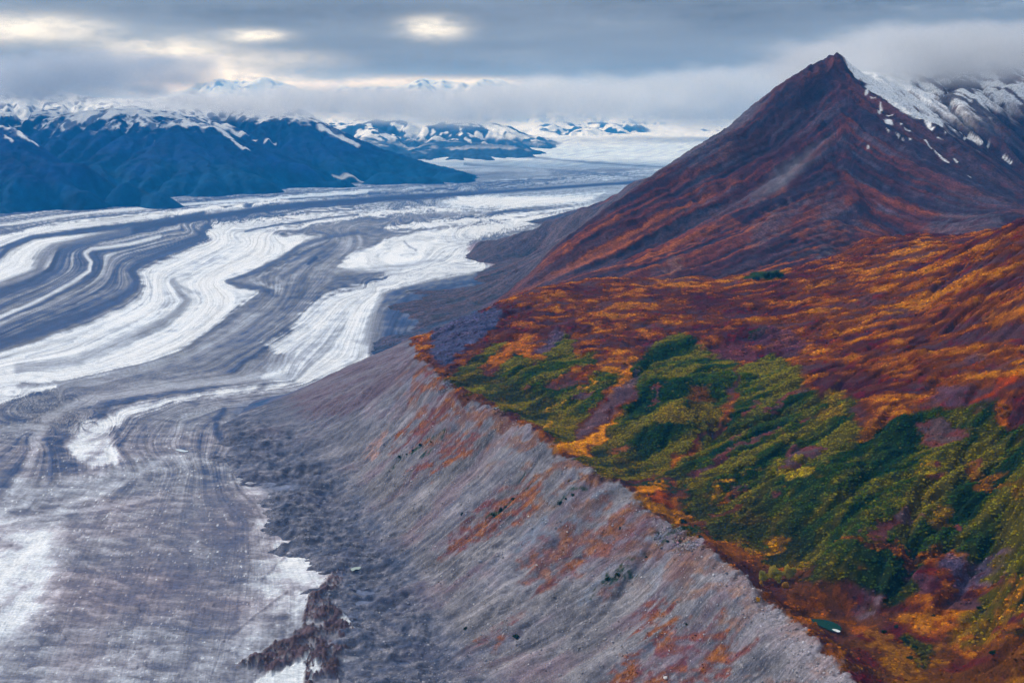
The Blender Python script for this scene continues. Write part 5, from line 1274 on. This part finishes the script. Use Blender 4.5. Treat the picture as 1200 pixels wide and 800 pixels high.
cb2 = w.n('ShaderNodeCombineXYZ'); w.l(azi, cb2.inputs[0]); w.l(w.math('MULTIPLY', ele, 9.0), cb2.inputs[1])
nC = w.noise(cb2.outputs[0], 4.0, 5, .5)
def blob(px, py, sx, sy):
    """soft patch of cloud at a compass direction and height above the horizon"""
    a0 = (px - 600) / FX; e0 = (135 - py) / FX
    dx = w.math('MULTIPLY', w.math('SUBTRACT', azi, a0), FX / sx); dy = w.math('MULTIPLY', w.math('SUBTRACT', ele, e0), FX / sy)
    r2 = w.math('ADD', w.math('MULTIPLY', dx, dx), w.math('MULTIPLY', dy, dy))
    r2 = w.math('ADD', r2, w.math('MULTIPLY', w.math('SUBTRACT', nB, .5), 9.0))
    return w.math('EXPONENT', w.math('MULTIPLY', w.math('MAXIMUM', r2, 0.0), -1.0))
def total(lst):
    acc = None
    for (px, py, sx, sy, a) in lst:
        b = w.math('MULTIPLY', blob(px, py, sx, sy), a)
        acc = b if acc is None else w.math('ADD', acc, b)
    return acc
bright = total([(35, 48, 55, 14, .75), (110, 45, 50, 12, .7), (315, 49, 30, 6, 1.0), (510, 39, 34, 11, 1.0), (235, 80, 60, 22, .75), (280, 104, 90, 16, 1.3), (200, 62, 60, 12, .45), (470, 100, 110, 7, .9), (590, 100, 60, 6, .6), (345, 75, 60, 10, .4), (60, 120, 90, 14, .3)])
dark = total([(70, 88, 110, 20, .75), (60, 15, 170, 20, .6), (330, 30, 130, 10, .35), (1100, 10, 260, 22, .9), (640, 22, 250, 14, .3), (420, 72, 160, 13, .35), (760, 88, 180, 12, .4), (1020, 25, 120, 18, .2)])
lite = total([(1040, 62, 130, 30, .55), (880, 110, 120, 22, .35), (640, 140, 420, 22, .55), (150, 110, 120, 12, .3)])
val = w.math('ADD', w.math('MULTIPLY', w.math('SUBTRACT', nA, .5), .55), w.math('MULTIPLY', w.math('SUBTRACT', nC, .5), .9))
val = w.math('ADD', val, .40)
val = w.math('SUBTRACT', val, w.math('MULTIPLY', dark, .32))
val = w.math('ADD', val, w.math('MULTIPLY', lite, .36))
ramp = w.n('ShaderNodeValToRGB'); w.l(val, ramp.inputs[0])
e = ramp.color_ramp; e.elements[0].position = 0.0; e.elements[0].color = (.050, .056, .074, 1)
e.elements[1].position = 1.0; e.elements[1].color = (.37, .40, .445, 1)
x = e.elements.new(.4); x.color = (.104, .122, .160, 1)
x = e.elements.new(.7); x.color = (.188, .215, .262, 1)
bright = w.math('MULTIPLY', bright, w.mapr(nB, .36, .56, .5, 1.1))
cc = w.mix(w.math('MINIMUM', bright, 1.0), ramp.outputs[0], (.62, .59, .53))
up = w.mapr(ele, .12, .9)
dome = w.mix(up, cc, (.36, .395, .455))
vm = w.n('ShaderNodeVectorMath', operation='SCALE'); w.l(dome, vm.inputs[0]); vm.inputs['Scale'].default_value = 10.0
fin = w.mix(.93, sky.outputs[0], vm.outputs[0])
w.l(fin, bg.inputs[0])
scene.view_settings.view_transform = 'Standard'
scene.view_settings.look = 'None'; scene.view_settings.gamma = 1; scene.view_settings.exposure = 0.92
scene.render.engine = 'CYCLES'
c_ = scene.cycles
c_.max_bounces = 6; c_.diffuse_bounces = 3; c_.glossy_bounces = 1; c_.transmission_bounces = 2; c_.volume_bounces = 2; c_.transparent_max_bounces = 8
c_.use_denoising = True; c_.denoising_prefilter = 'FAST'
try: c_.denoiser = 'OPENIMAGEDENOISE'
except Exception: pass
# ---- haze: the air between here and the far side of the ice
HZ = dict(density=2.2e-5, color=(.02, .38, 1.0, 1), absorb=(1, 1, 1, 1))
def box_mesh(name, x0, x1, y0, y1, z0_, z1_, mat):
    v = [(x, y, z) for z in (z0_, z1_) for y in (y0, y1) for x in (x0, x1)]
    f = [(0, 2, 3, 1), (4, 5, 7, 6), (0, 1, 5, 4), (2, 6, 7, 3), (0, 4, 6, 2), (1, 3, 7, 5)]
    return link_mesh(name, v, f, mat, smooth=False)
def vol_mat(name, build=None, **kw):
    t = NT(name); pv = t.n('ShaderNodeVolumePrincipled')
    pv.inputs['Density'].default_value = kw.get('density', 1e-4); pv.inputs['Color'].default_value = kw.get('color', (1, 1, 1, 1))
    pv.inputs['Anisotropy'].default_value = kw.get('aniso', 0.0)
    pv.inputs['Absorption Color'].default_value = kw.get('absorb', (0, 0, 0, 1))
    if build: build(t, pv)
    t.l(pv.outputs[0], t.out.inputs['Volume'])
    return t.m
if HAZE:
    tag(box_mesh('haze', -46000, 46000, -9500, 53000, -161.5, 2250, vol_mat('haze_air', **HZ)), 'thin blue air deepening towards the far mountains', kind='stuff')
# ---- cloud banks: real volumes with uneven density
def cloud(name, label, cx, cy, cz, sx, sy, sz, dens_, wl, thr=.5, soft=.18, col=(.86, .89, .94, 1), edge=2.2, aniso=.3, rot=0.0, flat=1.0):
    t = NT(name + '_vapour'); pv = t.n('ShaderNodeVolumePrincipled')
    pv.inputs['Color'].default_value = col; pv.inputs['Anisotropy'].default_value = aniso
    g = t.n('ShaderNodeTexCoord')
    mp = t.n('ShaderNodeMapping'); mp.inputs['Scale'].default_value = (sx / wl, sy / wl, sz / wl * flat * 2.0)
    t.l(g.outputs['Object'], mp.inputs['Vector'])
    nz = t.noise(mp.outputs[0], 1.0, 3, .55)
    ln = t.n('ShaderNodeVectorMath', operation='LENGTH'); t.l(g.outputs['Object'], ln.inputs[0])
    r = t.math('POWER', ln.outputs['Value'], edge)
    fall = t.math('SUBTRACT', 1.0, r)
    nz2 = t.noise(mp.outputs[0], 3.7, 3, .6)
    nz = t.math('ADD', nz, t.math('MULTIPLY', t.math('SUBTRACT', nz2, .5), .35))
    v = t.math('ADD', nz, t.math('MULTIPLY', t.math('SUBTRACT', fall, .5), .55))
    d = t.mapr(v, thr, thr + soft, 0, dens_)
    t.l(d, pv.inputs['Density']); t.l(pv.outputs[0], t.out.inputs['Volume'])
    t.m.cycles.volume_sampling = 'MULTIPLE_IMPORTANCE'
    # closed low-poly ellipsoid hull
    bm_v, bm_f = [], []
    import bmesh
    bm = bmesh.new(); bmesh.ops.create_icosphere(bm, subdivisions=3, radius=1.04)
    me = bpy.data.meshes.new(name); bm.to_mesh(me); bm.free(); me.materials.append(t.m)
    o = bpy.data.objects.new(name, me); COL.objects.link(o)
    o.location = (cx, cy, cz); o.scale = (sx, sy, sz); o.rotation_euler = (0, 0, rot)
    tag(o, label, kind='stuff')
    return o
if CLOUDS:
    def at(px, py, Y): return PY(px, py, Y)
    for (px, py, Y, sx, sy, sz, dn, wl, th, sf, lab, *cc_) in (
        (330, 120, 17600, 3300, 1500, 420, .0020, 1300, .42, .5, 'low grey cloud bank hiding the middle mountain tops'),
        (560, 122, 21500, 4800, 1800, 520, .0018, 1700, .38, .5, 'long level cloud bank in front of the snow range'),
        (860, 112, 30000, 7500, 3000, 950, .0011, 2600, .30, .5, 'far cloud deck lying on the head of the glacier'),
        (70, 88, 15800, 3000, 1300, 480, .0022, 1200, .40, .45, 'dark cloud hanging over the left mountain tops', (.62, .68, .78, 1)),
        (205, 122, 16600, 1700, 900, 190, .0016, 700, .42, .4, 'thin mist trailing below the dark spire'),
        (1085, 70, 7700, 1350, 1100, 300, .0034, 700, .33, .42, 'pale mist closing round the snowy mountain behind the ridge'),
        (1190, 68, 7000, 800, 450, 190, .0022, 450, .40, .45, 'small mist patch over the snowy mountain shoulder')):
        c = at(px, py, Y); cloud('cloud_bank', lab, c[0], c[1], c[2], sx, sy, sz, dn, wl, th, sf, **({'col': cc_[0]} if cc_ else {}))
    c = at(920, 203, 5300); wsp = cloud('cloud_wisp', 'thin wisp of mist clinging to the mountain flank', c[0], c[1], c[2], 330, 120, 75, .0020, 170, .44, .6)
    wsp.rotation_euler = (0, -R(38), 0)
c_.volume_step_rate = 1.0; c_.volume_max_steps = 256
scene.cycles.volume_preview_step_rate = 1.0
print('done', round(time.time() - T0, 1))
